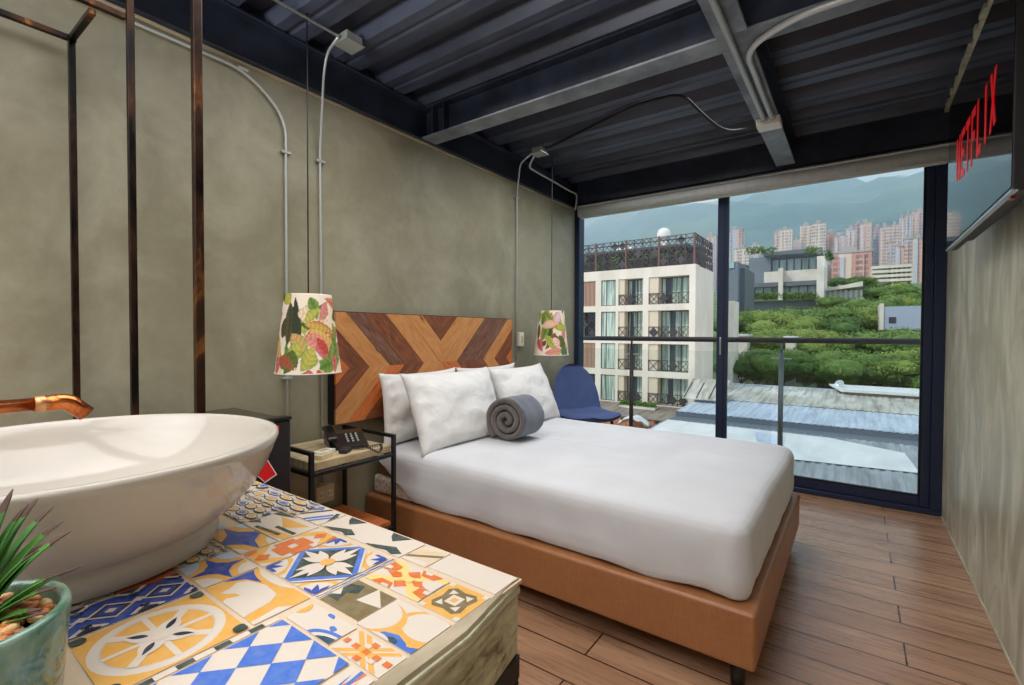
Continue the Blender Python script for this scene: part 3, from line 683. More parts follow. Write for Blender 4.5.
# outer strip
x = 1.1; d_bluegreen(Tile(1.30, .49, 1.379, .551)); d_arrows_white(Tile(1.379, .492, 1.594, .553)); 
q_ = Tile(1.594, .494, 1.65, .553, 'tan'); q_.line(.0, .2, 1, .7, .12, 'olive').line(.1, .8, 1, .95, .2, 'cream').line(0, .05, .9, .15, .2, 'cream').line(.2, .5, .9, 1.1, .08, 'yellow')
Tile(1.65, .498, 1.779, .553)
d_orangecross(Tile(1.599, .424, 1.709, .489)); d_brownsq(Tile(1.709, .422, 1.779, .491))
d_arrow(Tile(1.597, .353, 1.681, .417)); d_yellowcurve(Tile(1.681, .349, 1.779, .417))
d_flower(Tile(1.455, .353, 1.586, .482))
q_ = Tile(1.586, .353, 1.597, .487, 'cream')
for i in range(9): q_.petal(.5, (i+.5)/9, PI/2*(i % 2)+.5, .5, .04, 'dblue', -.2).circ(.2+.6*(i % 2), (i+.2)/9, .18, 'lblue', .025)
d_orangegeo(Tile(1.389, .353, 1.455, .482, full=(1.36, .353, 1.489, .482)))
d_bluestar(Tile(1.26, .353, 1.387, .413, full=(1.26, .325, 1.387, .44)))
d_greenyellow(Tile(1.26, .413, 1.389, .488))
d_smallflowers(Tile(1.12, .413, 1.26, .488)); d_smallflowers(Tile(1.10, .49, 1.30, .551)); 
d_bigswirl(Tile(1.392, .275, 1.588, .351)) if False else None
d_bigswirl(Tile(1.45, .275, 1.588, .351, full=(1.40, .275, 1.592, .351))); d_bluestar(Tile(1.36, .275, 1.45, .351)) 
d_whiteblue(Tile(1.601, .275+.031, 1.692, .347)); d_redsmall(Tile(1.695, .306, 1.779, .347, full=(1.70, .30, 1.77, .35)))
d_lattice2(Tile(1.603, .16, 1.738, .304, full=(1.60, .155, 1.74, .304)))
d_wheel(Tile(1.453, .135, 1.590, .272)); q_ = Tile(1.590, .12, 1.602, .304)
for i in range(6): q_.sq(0, i/5, 1, i/5+.09, 'green')
d_blueblack(Tile(1.375, .10, 1.450, .272))
Tile(1.30, .20, 1.375, .275, 'rust'); d_smallflowers(Tile(1.30, .12, 1.375, .20)); d_smallflowers(Tile(1.26, .275, 1.36, .351))
q_ = Tile(1.739, .12, 1.779, .305, 'cream')
for i in range(4): q_.petal(.5, i/4+.1, 1, .6, .06, 'orange', -.2).petal(.5, i/4+.2, 2.2, .5, .05, 'blue', -.2)
# the rest of the top, mostly under the basin or behind the lens
n_ = 0
for j, yy in enumerate((.12-.135*k for k in range(1, 5))):
    xx = .02
    while xx < 1.77:
        x2 = min(xx+.135, 1.779)
        if x2-xx > .02 and yy > CY0: DES[n_ % len(DES)](Tile(xx, max(yy, CY0+.002), x2, yy+.135, full=(xx, yy, xx+.135, yy+.135)))
        n_ += 1; xx += .135
for (x0, y0, x1, y1) in ((1.602, -.015+.135, 1.739, .16), (1.375, -.0+.12-.0, 1.375, .12)):
    if x1 > x0+.01: d_orangegeo(Tile(x0, y0, x1, y1, full=(x0, y0, x0+.135, y0+.135)))
for row, (y0, y1) in enumerate(((.12, .255), (.255, .39), (.39, .551))):
    xx = .02; k = 0
    lim = (1.30, 1.26, 1.10)[row]
    while xx < lim-.02:
        x2 = min(xx+.135, lim); DES[(k+row*3) % len(DES)](Tile(xx, y0, x2, y1, full=(xx, y0, xx+.135, y0+.135+.02*(row == 2)))); xx = x2; k += 1
TM.build('tile_top', [M['t_'+k] for k in TN], t)

# ------------------------------------------------------------------ basin, faucet
BC = (1.184, .202, CZ)
prof_o = [(.0, .001), (.180, .001), (.189, .006), (.189, .030), (.184, .036), (.190, .042), (.222, .062), (.248, .092), (.267, .126), (.280, .160), (.284, .169), (.282, .175), (.274, .176),
          (.268, .171), (.258, .150), (.232, .115), (.190, .085), (.14, .065), (.08, .056), (.02, .054)]
m = MB().lathe(prof_o, BC, 96, sx=1, sy=1); b_ = m.build('vessel_basin', 'ceramic'); fix_normals(b_)
tag(b_, 'large round white glazed vessel sink on the tiled counter', 'sink')
MB().lathe([(.0, .0585), (.02, .059), (.024, .056), (.0, .056)], BC, 24).build('drain', 'silver', b_)
t = thing('copper_faucet', (1.0, -.42, CZ), 'copper pipe faucet with angled tip reaching over the white sink', 'faucet')
zc = 1.022
MB().tube(bend([(1.0, -.40, CZ), (1.0, -.40, zc), (1.0, .200, zc)], .05), .0115, 16).build('pipe', 'copper', t)
MB().tube([(1.0, .186, zc), (1.0, .206, zc)], .0145, 16).build('solder_joint', 'solder', t)
m = MB(); pts = [(1.0, .200, zc)]+[(1.0, .222+.02*math.sin(a), zc-.02+.02*math.cos(a)) for a in [i*PI/4/6 for i in range(7)]]+[(1.0, .222+.0141+.020, zc-.02+.0141-.020)]
m.tube(pts, .0145, 18); m.build('elbow', 'copper', t)
# ------------------------------------------------------------------ straw brush, folded cloth left of the sink
t = thing('straw_brush', (.80, .10, CZ), 'yellow straw bristles behind the copper pipe at the left edge', 'brush')
m = MB(); rb = random.Random(2)
for i in range(90):
    a = Vector((.80+rb.uniform(-.012, .012), -.02+rb.uniform(-.01, .01), 1.02+rb.uniform(-.012, .012))); e = a+Vector((rb.uniform(-.012, .012), .12+rb.uniform(-.02, .012), rb.uniform(-.004, .034)))
    m.tube([a, (a+e)/2+Vector((0, 0, .004)), e], [.0011, .0011, .0006], 4)
m.build('bristles', 'straw', t)
MB().tube([(.80, -.16, 1.0), (.80, -.01, 1.02)], .011, 10).build('handle', 'tabletop', t)
MB().lathe([(0, 0), (.04, 0), (.045, .1), (.043, .205), (.035, .205), (.033, .02), (0, .02)], (.80, -.12, CZ), 24).build('holder_cup', 'cotton', t)
m = MB()
for k in range(6): m.box(.74, .0, CZ+.001+k*.022, .86-.001*k, .115, CZ+.02+k*.022)
o = m.build('folded_towel', 'cotton', bevel=.008, seg=3); tag(o, 'white folded towel stack beside the sink at the left edge', 'towel')

# ------------------------------------------------------------------ potted plant
PX, PY = 1.545, .0
PX, PY = 1.541, .045
t = thing('potted_plant', (PX, PY, CZ), 'spiky green plant in a mottled green glazed pot', 'plant')
ph = .10; pr = .078
m = MB().lathe([(0, 0), (pr-.014, 0), (pr-.008, .006), (pr-.004, .05), (pr, ph-.004), (pr-.002, ph), (pr-.007, ph), (pr-.009, ph-.006), (pr-.011, ph-.03), (0, ph-.03)], (PX, PY, CZ), 64); fix_normals(m.build('pot', 'pot', t))
m = MB().lathe([(0, .085), (pr-.012, .083)], (PX, PY, CZ), 24); m.build('soil', 'soil', t)
rb = random.Random(5); m = MB()
for i in range(230):
    a = rb.uniform(0, 2*PI); rr = (pr-.017)*math.sqrt(rb.random()); c = Vector((PX+rr*math.cos(a), PY+rr*math.sin(a), CZ+ph-.014+rb.uniform(0, .008)))
    rx, ry, rz = rb.uniform(.004, .009), rb.uniform(.003, .006), rb.uniform(.003, .005); th = rb.uniform(0, PI); mi = rb.choice([0, 0, 1, 1, 2, 3])
    def pb(u, v): p_ = 2*PI*u; q2 = PI*v; x_, y_ = rx*math.cos(p_)*math.sin(q2), ry*math.sin(p_)*math.sin(q2); return c+Vector((x_*math.cos(th)-y_*math.sin(th), x_*math.sin(th)+y_*math.cos(th), rz*math.cos(q2)))
    m.grid(pb, 8, 5, mi, closed_u=True)
o = m.build('pebbles', ['pebble0', 'pebble1', 'pebble2', 'pebble3'], t); o['kind'] = 'stuff'; o['label'] = 'orange and brown gravel'
def blade(root, tip, w, lift, tipped=True):
    m = MB(); root = Vector(root); tip = Vector(tip); n = 14; side = (tip-root).cross(Vector((0, 0, 1))).normalized()
    for i in range(n):
        for (k0, k1) in ((i/n, (i+1)/n),):
            q = []
            for k in (k0, k1):
                p = root.lerp(tip, k)+Vector((0, 0, lift*math.sin(PI*k*.8))); ww = w*(1-k)**.65*(.6+.8*min(k*3, .5)); q.append((p-side*ww, p+Vector((0, 0, -ww*.55)), p+side*ww))
            mi = 1 if (tipped and k0 > .78) else 0
            m.poly([q[0][0], q[0][1], q[1][1], q[1][0]], mi, smooth=True); m.poly([q[0][1], q[0][2], q[1][2], q[1][1]], mi, smooth=True)
    o = m.build('leaf', ['leaf', 'leaf_tip'], t); bm = bmesh.new(); bm.from_mesh(o.data); bmesh.ops.remove_doubles(bm, verts=bm.verts, dist=.0001); bm.to_mesh(o.data); bm.free(); sd = o.modifiers.new('thick', 'SOLIDIFY'); sd.thickness = .0012; return o
root = Vector((PX-.012, PY-.0, CZ+ph-.02))
for (dx, dy, dz, w, lf) in ((-.01, .086, .075, .010, .02), (.012, .088, .070, .009, .018), (.035, .078, .040, .008, .012), (-.035, .07, .10, .010, .02), (-.03, .05, .12, .010, .015), (.055, .058, .018, .008, .010), (.06, .03, .035, .009, .015),
                            (-.06, .03, .11, .010, .02), (-.07, -.02, .10, .010, .02), (-.02, -.07, .11, .010, .02), (.03, -.07, .10, .010, .02), (.07, -.03, .08, .010, .02), (.0, .02, .14, .010, 0), (-.02, .07, .055, .008, .015), (.02, .095, .035, .007, .012), (-.02, .06, .10, .007, .02), (.0, .075, .055, .007, .02), (.045, .07, .03, .006, .012), (-.045, .085, .085, .007, .02), (.025, .06, .065, .007, .015), (.065, .06, .02, .006, .006)):
    blade(root+Vector((dx*.1, dy*.1, 0)), root+Vector((dx, dy, dz))*.9, w*1.15, lf)

# ------------------------------------------------------------------ bronze tube frame at the washstand
t = thing('tube_frame', (.4, .5, CZ), 'rust bronze square tube frame standing along the back of the counter', 'frame')
def post(x, y, z0, z1, w=.024): return MB().box(x-w/2, y-w/2, z0, x+w/2, y+w/2, z1).build('post', 'bronze', t, bevel=.002, seg=1)
post(.052, .44, CZ, 2.122, .018); post(.285, .532, CZ, ZD, .019); post(.775, .532, CZ, ZD, .021)
MB().bar((.052, .452, 2.113), (.052, -1.0, 2.113), .018).build('rail', 'bronze', t, bevel=.002, seg=1)
MB().bar((.064, .44, 2.113), (.285, .44, 2.113), .018).build('rail', 'bronze', t, bevel=.002, seg=1)
MB().bar((.285, .52, 2.137), (.285, -1.0, 2.137), .018).build('rail', 'bronze', t, bevel=.002, seg=1)

# ------------------------------------------------------------------ minibar fridge
t = thing('mini_fridge', (.24, .73, 0), 'black minibar fridge standing between the washstand and the bedside table', 'fridge')
MB().box(.03, .585, .02, .425, .950, .822).build('cabinet', 'fridge', t, bevel=.004)
MB().box(.03, .587, .823, .427, .948, .829).build('top_panel', 'fridge_top', t, bevel=.002)
MB().box(.43, .585, .03, .470, .950, .826).build('door', 'fridge', t, bevel=.005)
MB().box(.427, .86, .826, .473, .954, .838).build('handle', 'black_plastic', t, bevel=.003)
for (fx, fy) in ((.06, .61), (.06, .93), (.40, .61), (.40, .93)): MB().lathe([(0, 0), (.015, 0), (.015, .021), (0, .021)], (fx, fy, 0), 12).build('foot', 'black_plastic', t)
m = MB(); P = [at(264, 454, 'x', .479), at(277, 474.6, 'x', .479), at(264.8, 483, 'x', .479), at(250, 470, 'x', .479)]; cc = sum(P, Vector())/4
m.prism(P, (.0015, 0, 0), 0); m.prism([cc+(p-cc)*.88+Vector((.0016, 0, 0)) for p in P], (.0008, 0, 0), 1)
o = m.build('door_card', ['white', 'red'], t); fix_normals(o); o['label'] = 'red card with white border'
P = at(279, 427, 'x', .478); MB().box(.4765, P.y-.012, P.z-.008, .479, P.y+.0, P.z+.006).build('sticker', 'red', t)

# ------------------------------------------------------------------ nightstand
t = thing('bedside_table', (.21, 1.29, 0), 'small black steel frame bedside table with pale top and orange lower shelf', 'table')
x0, x1, y0, y1 = .03, .41, 1.068, 1.485; w = .018
for (lx, ly) in ((x0, y0), (x0, y1), (x1, y0), (x1, y1)): MB().box(lx-w/2, ly-w/2, 0, lx+w/2, ly+w/2, .672).build('leg', 'black_metal', t, bevel=.0015, seg=1)
for ly in (y0, y1): MB().bar((x0+w/2, ly, .664), (x1-w/2, ly, .664), w*.9).build('side_rail', 'black_metal', t, bevel=.0015, seg=1)
m = MB()
for z, nm in ((.578, 'upper_frame'), (.235, 'lower_frame')):
    m = MB(); m.bar((x1, y0+w/2, z), (x1, y1-w/2, z), w*.9); m.bar((x0, y0+w/2, z), (x0, y1-w/2, z), w*.9); m.bar((x0+w/2, y0, z), (x1-w/2, y0, z), w*.9); m.bar((x0+w/2, y1, z), (x1-w/2, y1, z), w*.9); m.build(nm, 'black_metal', t, bevel=.0015, seg=1)

MB().box(x0-.008, y0+.0105, .588, x1-.0095, y1-.0105, .622, 0).build('table_top', 'tabletop', t, bevel=.003)
m = MB(); m.box(x0+.0, y0+.0105, .2445, x1-.0095, y1-.0105, .262)
for i, q in enumerate(m.f): m.uv[i] = [(m.v[k].y*1.5, m.v[k].x*1.5) for k in q]
m.build('lower_shelf', 'orangewood', t)
TT = .6225
# telephone
t = thing('telephone', (.20, 1.36, TT), 'black desk telephone with handset and coiled cord on the bedside table', 'telephone')
cx, cy = .235, 1.35
R_ = Matrix.Rotation(math.radians(-24), 3, 'Z')
def loc(x, y, z): v = R_ @ Vector((x, y, 0)); return Vector((cx+v.x, cy+v.y, TT+z))
def rprism(m, prof, w0, w1, mi=0): m.prism([loc(px_, w0, pz) for px_, pz in prof], R_ @ Vector((0, w1-w0, 0)), mi)
m = MB(); rprism(m, [(.09, 0), (.095, .012), (-.02, .052), (-.085, .058), (-.095, .045), (-.095, 0)], -.085, .085); fix_normals(m.build('body', 'black_plastic', t, bevel=.006, seg=3))
m = MB()  # handset lies on the left of the body
pts = [(.085, .040), (.08, .058), (.03, .075), (-.04, .088), (-.085, .085), (-.10, .06), (-.07, .062), (-.03, .070), (.03, .055), (.055, .036)]
rprism(m, pts, -.095, -.048); fix_normals(m.build('handset', 'black_plastic', t, bevel=.009, seg=4))
m = MB(); sl = (.052-.012)/(-.02-.095)
for i in range(4):
    for j in range(3):
        xx = -.005+i*.019; yy = .0+j*.022; z = .012+(xx-.095)*sl+.0005; m.prism([loc(xx-.0035, yy-.004, z+.0018), loc(xx+.0035, yy-.004, z-.0018), loc(xx+.0035, yy+.004, z-.0018), loc(xx-.0035, yy+.004, z+.0018)], (0, 0, .003))
fix_normals(m.build('keypad', 'galv_box', t))
m = MB(); base = bend([loc(.07, -.07, .035), loc(.11, -.05, .008), (.37, 1.34, TT+.006), (.385, 1.43, TT+.008), (.398, 1.425, TT+.008), (.425, 1.40, TT-.012), (.425, 1.385, TT-.015), (.398, 1.36, TT+.008), (.36, 1.345, TT+.02)], .02, 8)
path = []; L_ = 0
dense = []
for a, b in zip(base, base[1:]):
    n = max(1, int((b-a).length/.0012))
    for k in range(n): dense.append(a.lerp(b, k/n))
for i, p in enumerate(dense):
    d = (dense[min(i+1, len(dense)-1)]-dense[max(i-1, 0)]).normalized(); n1 = d.orthogonal().normalized(); n2 = d.cross(n1); a = i*.9; path.append(p+(n1*math.cos(a)+n2*math.sin(a))*.0042)
m.tube(path, .0021, 5); m.build('coiled_cord', 'black_soft', t)
# boxes and adapter
for k, (bx, by, sx, sy, h, rz, lb) in enumerate(((.355, 1.155, .045, .075, .018, .35, 'white and cream folded box nearest the table edge'), (.315, 1.185, .05, .085, .02, .30, 'cream small box lying behind the nearest white one'))):
    rot = Matrix.Rotation(rz, 3, 'Z'); o = MB().box(bx-sx/2, by-sy/2, TT+.0005, bx+sx/2, by+sy/2, TT+h, rot=rot).box(bx-sx/2+.012, by-sy/2+.02, TT+h+.0003, bx+sx/2-.012, by+sy/2-.02, TT+h+.0015, 1, rot=rot).build('soap_box', ['white_plastic' if k else 'beige_plastic', 'tabletop'], bevel=.0015, seg=1)
    tag(o, lb+' on the bedside table', 'box', 'small boxes on the bedside table')
m = MB(); rot = Matrix.Rotation(.5, 3, 'Z'); m.box(.335, 1.235, TT+.0005, .375, 1.285, TT+.022, rot=rot)
o = m.build('power_adapter', 'black_soft', bevel=.007, seg=3); tag(o, 'small dark grey adapter lying between the telephone and the cream boxes', 'adapter')

# ------------------------------------------------------------------ headboard
HY0, HY1, HZ0, HZ1, HM = 1.412, 2.912, .688, 1.252, .967
t = thing('headboard', (.03, 2.16, HZ0), 'wooden headboard of honey and dark planks laid in arrow patterns', 'headboard')
MB().box(.004, HY0-.006, HZ0-.004, .052, HY1+.006, HZ1+.004).build('backing_frame', 'black_metal', t, bevel=.001, seg=1)
m = MB(); rh = random.Random(1)
def hb(poly, mi, dirn):
    q = clip(poly, HY0, HZ0, HY1, HZ1)
    if len(q) < 3: return
    ou, ov = rh.uniform(0, 20), rh.uniform(0, 20); dx, dz = dirn; uv = [((y*dx+z*dz)*1.6+ou, (-y*dz+z*dx)*1.6+ov) for y, z in q]
    b = len(m.v); n = len(q); m.v += [Vector((.064, y, z)) for y, z in q]+[Vector((.052, y, z)) for y, z in q]
    m.face(range(b, b+n), mi, False, uv)
    for i in range(n): j = (i+1) % n; m.face((b+i, b+n+i, b+n+j, b+j), mi)
H = .5; S2 = .7071; SEAM = 2.154; HO, RE, GR, OR = 0, 1, 2, 3
def left(a0, a1, mu, ml):
    def cl(p): return clip(p, 0, 0, SEAM, 9)
    for (s_, mi) in ((1, mu), (-1, ml)):
        p = cl([(a0, HM), (a0-H, HM+H*s_), (a1-H, HM+H*s_), (a1, HM)])
        if len(p) > 2: hb(p, mi, (S2, -S2*s_))
def right(a0, a1, mu, ml):
    for (s_, mi) in ((1, mu), (-1, ml)):
        p = clip([(a0, HM), (a0+H, HM+H*s_), (a1+H, HM+H*s_), (a1, HM)], SEAM, 0, 9, 9)
        if len(p) > 2: hb(p, mi, (S2, S2*s_))
left(1.30, 1.491, OR, OR); left(1.493, 1.615, RE, RE); left(1.617, 1.755, HO, HO); left(1.757, 1.86, GR, OR); left(1.862, 2.009, RE, RE); left(2.011, 2.15, HO, HO); left(2.152, 2.284, HO, HO); left(2.286, 2.42, RE, RE); left(2.422, 2.56, RE, RE); left(2.56, 2.7, OR, OR)
right(2.301, 2.156, HO, OR); right(2.156, 2.022, HO, HO); right(2.020, 1.88, RE, RE); right(1.878, 1.74, RE, RE); right(2.43, 2.303, GR, RE); right(2.571, 2.432, GR, RE); right(2.70, 2.573, HO, HO); right(2.84, 2.702, RE, RE); right(2.98, 2.842, OR, OR); right(3.1, 2.982, HO, HO)
o = m.build('planks', ['honey', 'redwood', 'greywood', 'orangewood'], t); fix_normals(o)

# ------------------------------------------------------------------ bed
BX0, BX1, BY0, BY1, BZ0, BZ1 = .012, 1.926, 1.624, 3.04, .092, .277
t = thing('platform_bed', (1.0, 2.33, 0), 'tan leatherette upholstered bed base on short black legs', 'bed')
MB().box(BX0, BY0, BZ0, BX1, BY1, BZ1).build('upholstered_base', 'leather', t, bevel=.014, seg=4)
for (lx, ly) in ((BX1-.06, BY0+.06), (BX1-.06, BY1-.06), (BX0+.08, BY0+.06), (BX0+.08, BY1-.06), (1.0, BY0+.25)):
    MB().lathe([(0, 0), (.022, 0), (.026, .09), (0, .09)], (lx, ly, .002), 16).build('leg', 'black_plastic', t)
# mattress with fitted sheet
t = thing('mattress', (1.0, 2.33, BZ1), 'thick mattress under a smooth white fitted sheet on the tan bed base', 'mattress')
MX0, MX1, MY0, MY1, MZ1 = .035, 1.902, 1.650, 3.045, .542
MB().box(MX0+.005, MY0+.03, BZ1+.002, MX1-.06, MY1-.03, MZ1-.04).build('mattress_core', 'mattress', t, bevel=.03, seg=4)
MB().box(MX0+.0, MY0+.008, BZ1+.003, MX0+.30, MY0+.05, BZ1+.10).build('mattress_ticking', 'quilt', t, bevel=.02, seg=3)
def rrect(u, inset, r):
    "point at parameter u (0..1) round a rounded rectangle"
    x0, x1, y0, y1 = MX0+inset, MX1-inset, MY0+inset, MY1-inset; r = max(.002, min(r, (x1-x0)/2-.001, (y1-y0)/2-.001))
    lx, ly = x1-x0-2*r, y1-y0-2*r; q = PI*r/2; per = 2*lx+2*ly+4*q; d = (u % 1)*per
    for (ln, kind, p) in ((lx, 'l', ((x0+r, y0), (1, 0))), (q, 'a', ((x1-r, y0+r), -PI/2)), (ly, 'l', ((x1, y0+r), (0, 1))), (q, 'a', ((x1-r, y1-r), 0)), (lx, 'l', ((x1-r, y1), (-1, 0))), (q, 'a', ((x0+r, y1-r), PI/2)), (ly, 'l', ((x0, y1-r), (0, -1))), (q, 'a', ((x0+r, y0+r), PI))):
        if d <= ln+1e-9:
            if kind == 'l': return p[0][0]+p[1][0]*d, p[0][1]+p[1][1]*d
            a = p[1]+d/r; return p[0][0]+r*math.cos(a), p[0][1]+r*math.sin(a)
        d -= ln
    return x0+r, y0
rings = [(0.030, BZ1+.004), (.012, BZ1+.006), (.004, BZ1+.03), (.0, BZ1+.07), (.0, BZ1+.12), (.0, BZ1+.165), (.002, BZ1+.20), (.007, BZ1+.222), (.017, BZ1+.239), (.032, BZ1+.251), (.055, BZ1+.259), (.10, MZ1), (.2, MZ1+.001), (.32, MZ1+.001), (.46, MZ1), (.62, MZ1), ((MY1-MY0)/2-.0008, MZ1)]
m = MB(); nu = 360
def sheet(u, v):
    k = v*(len(rings)-1); i = min(int(k), len(rings)-2); fk = k-i; ins = rings[i][0]*(1-fk)+rings[i+1][0]*fk; z = rings[i][1]*(1-fk)+rings[i+1][1]*fk
    x, y = rrect(u, ins, max(.01, .062-ins*.5))
    side = 1 if v < .55 else 0
    n = noise.noise(Vector((x*3.0, y*3.0, z*5)))*.010+noise.noise(Vector((x*9, y*9, z*9)))*.003
    if v < .62:
        d = Vector((x-(MX0+MX1)/2, y-(MY0+MY1)/2, 0)); d = Vector((math.copysign(1, d.x) if abs(x-MX1) < .09 or abs(x-MX0) < .09 else 0, math.copysign(1, d.y) if abs(y-MY0) < .09 or abs(y-MY1) < .09 else 0, 0))
        if d.length: d.normalize()
        x += d.x*n; y += d.y*n
        # gathers near the foot corners
        cxn = math.hypot(x-MX1, y-MY0); w_ = math.exp(-(cxn/.16)**2)*(1-v)
        x += d.x*math.sin((x-y)*110)*.004*w_; y += d.y*math.sin((x-y)*110)*.004*w_
        if v < .22: z += .012*noise.noise(Vector((x*6, y*6, 1)))+.004
        # lifted corner at the head end
        if v < .45 and x < .42 and y < MY0+.06:
            lift = max(0, min(1, (.36-x)/.30))*.20; z = max(z, BZ1+.01+lift)
    else: z += n*.35
    return (x, y, z)
m.grid(sheet, nu, 48, closed_u=True); o = m.build('fitted_sheet', 'sheet', t)

# ------------------------------------------------------------------ pillows
def pillow(name, w, h, th, loc_, lean, yaw, label, seed, slump=.0):
    m = MB(); nx, ny = 44, 32; rp = Vector((seed*7.1, seed*3.3, seed))
    def fn(sgn):
        def g(u, v):
            a, b = 2*u-1, 2*v-1; e = max(0, (1-abs(a)**2.6))**.55*max(0, (1-abs(b)**2.6))**.55
            px_ = a*w/2*(1-.075*(1-abs(a)**1.5)*0-.07*(b*b)*0)*(1-.06*(1-b*b)*0); 
            px_ = a*w/2*(.93+.07*abs(b)**3); py_ = b*h/2*(.91+.09*abs(a)**3)
            n = noise.noise(Vector((a*2.2, b*2.2, sgn*3))+rp)*.014+noise.noise(Vector((a*6, b*5, sgn))+rp)*.004
            crease = -.012*math.exp(-((abs(a)-.82)/.07)**2)*abs(math.sin(b*7+seed))
            z = sgn*(th/2*e+(n+crease)*min(1, e*1.6))
            return (px_, py_-slump*e*h*.06, z)
        return g
    m.grid(fn(1), nx, ny); m.grid(lambda u, v: fn(-1)(1-u, v), nx, ny)
    o = m.build(name, 'pillow', origin=(0, 0, 0))
    bm = bmesh.new(); bm.from_mesh(o.data); bmesh.ops.remove_doubles(bm, verts=bm.verts, dist=.0015); bm.to_mesh(o.data); bm.free()
    # local: x = width (world Y), y = height (up), z = thickness (towards the foot)
    B = Matrix(((0, 0, 1), (1, 0, 0), (0, 1, 0)))      # width->Y, height->Z, thickness->X
    o.rotation_mode = 'QUATERNION'
    Rm = Matrix.Rotation(yaw, 3, 'Z') @ Matrix.Rotation(-lean, 3, 'Y') @ B
    o.rotation_quaternion = Rm.to_quaternion(); o.location = loc_
    return tag(o, label, 'pillow', 'white pillows at the head of the bed')
pillow('bed_pillow', .60, .40, .10, (.135, 1.93, .735), math.radians(5), 0, 'white pillow half hidden behind the large front pillow nearest the bedside table', 1)
pillow('bed_pillow', .70, .45, .18, (.335, 2.015, .730), math.radians(23), math.radians(-2), 'large front white pillow beside the bedside table and left of the rolled throw', 2)
pillow('bed_pillow', .64, .40, .10, (.130, 2.56, .732), math.radians(5), 0, 'white pillow peeking out behind the front pillow nearest the window', 3)
pillow('bed_pillow', .68, .44, .18, (.335, 2.715, .725), math.radians(24), math.radians(3), 'front white pillow on the window side behind the rolled throw', 4)

# ------------------------------------------------------------------ rolled throw
t = thing('rolled_throw', (.62, 2.27, MZ1), 'slate grey fleece throw rolled up and set down in front of the pillows', 'blanket')
RL = .20; ax = Matrix.Rotation(math.radians(0), 3, 'Z'); rc = Vector((.585, 2.235, MZ1+.118))
m = MB(); turns = 2.9; n = 170
def sp(k): a = -2.3+(k-1)*turns*2*PI; r = .006+.126*k**.85; return r, a
th = .031
def spt(k, off, yv):
    r, a = sp(k); r += off; wob = 1+.03*math.sin(a*2+1); x_ = r*wob*math.cos(a); z_ = r*wob*math.sin(a)*.97; jag = .006*noise.noise(Vector((k*9, off*30, yv*5)))
    return rc+ax @ Vector((x_, yv+jag*(1 if abs(yv) > .1 else 0), z_))
ny = 10
for s_, off in ((0, th/2), (1, -th/2)):
    def fn(u, v, off=off): return spt(u, off+.002*noise.noise(Vector((u*20, v*4, off*50))), (v-.5)*RL)
    m.grid(fn, n, ny, mi=s_)
for yv in (-.5, .5):
    def fe(u, v, yv=yv): e = math.sin(PI*v)*.010; return spt(u, th/2-th*v, yv*RL+(e if yv > 0 else -e))
    m.grid(fe, n, 6, mi=1)
m.grid(lambda u, v: spt(1, th/2-th*u, (v-.5)*RL), 3, ny, mi=0)
o = m.build('roll', ['throw', 'throw_in'], t); bm = bmesh.new(); bm.from_mesh(o.data); bmesh.ops.remove_doubles(bm, verts=bm.verts, dist=.0004); bmesh.ops.recalc_face_normals(bm, faces=bm.faces); bm.to_mesh(o.data); bm.free()

# ------------------------------------------------------------------ blue shell chair in the window corner
t = thing('shell_chair', (.36, 3.55, 0), 'blue upholstered shell chair in the corner by the window', 'chair')
CHR = Matrix.Rotation(math.radians(-24), 3, 'Z'); CC = Vector((.37, 3.61, 0))
def cl_(x, y, z): v = CHR @ Vector((x, y, 0)); return Vector((CC.x+v.x, CC.y+v.y, z))
# chair faces +X; seat centre at local 0
def seatf(s_):
    def g(u, v):
        a = 2*u-1; xx = -.19+.41*v; hw = .245*(1-max(0, (v-.55)/.45)**2.2*.45)*(1-.10*max(0, .2-v)/.2)
        z = .468+.020*a*a-.022*math.sin(PI*min(1, v*1.0))+(.012 if v < .1 else 0)
        e = 1-max(abs(a)**5, abs(2*v-1)**8); return cl_(xx, a*hw, z+s_*.030*max(0, e)**.5)
    return g
m = MB().grid(seatf(1), 24, 20).grid(lambda u, v: seatf(-1)(1-u, v), 24, 20); m.build('seat', 'blue_fabric', t)
def backf(s_):
    def g(u, v):
        v = 1-(1-v)**1.8; a = 2*u-1; z = .455+.425*v; hw = .250*math.sqrt(max(.0, 1-max(0, (v-.25)/.75)**2.6))*(1-.08*v); hw = max(hw, .002)
        xx = -.19-.10*v+.045*a*a*(1-v*.3)*1.0; e = max(0, 1-abs(a)**6)**.5*min(1, (1-v)*6)**.5
        return cl_(xx+s_*.016*e, a*hw, z)
    return g
m = MB().grid(backf(1), 24, 28).grid(lambda u, v: backf(-1)(1-u, v), 24, 28); m.build('backrest', 'blue_fabric', t)
for (lx, ly) in ((.15, .16), (.15, -.16), (-.15, .17), (-.15, -.17)):
    MB().tube([cl_(lx*.8, ly*.75, .45), cl_(lx*1.25, ly*1.2, .0)], [.012, .009], 10).build('leg', 'black_metal', t)

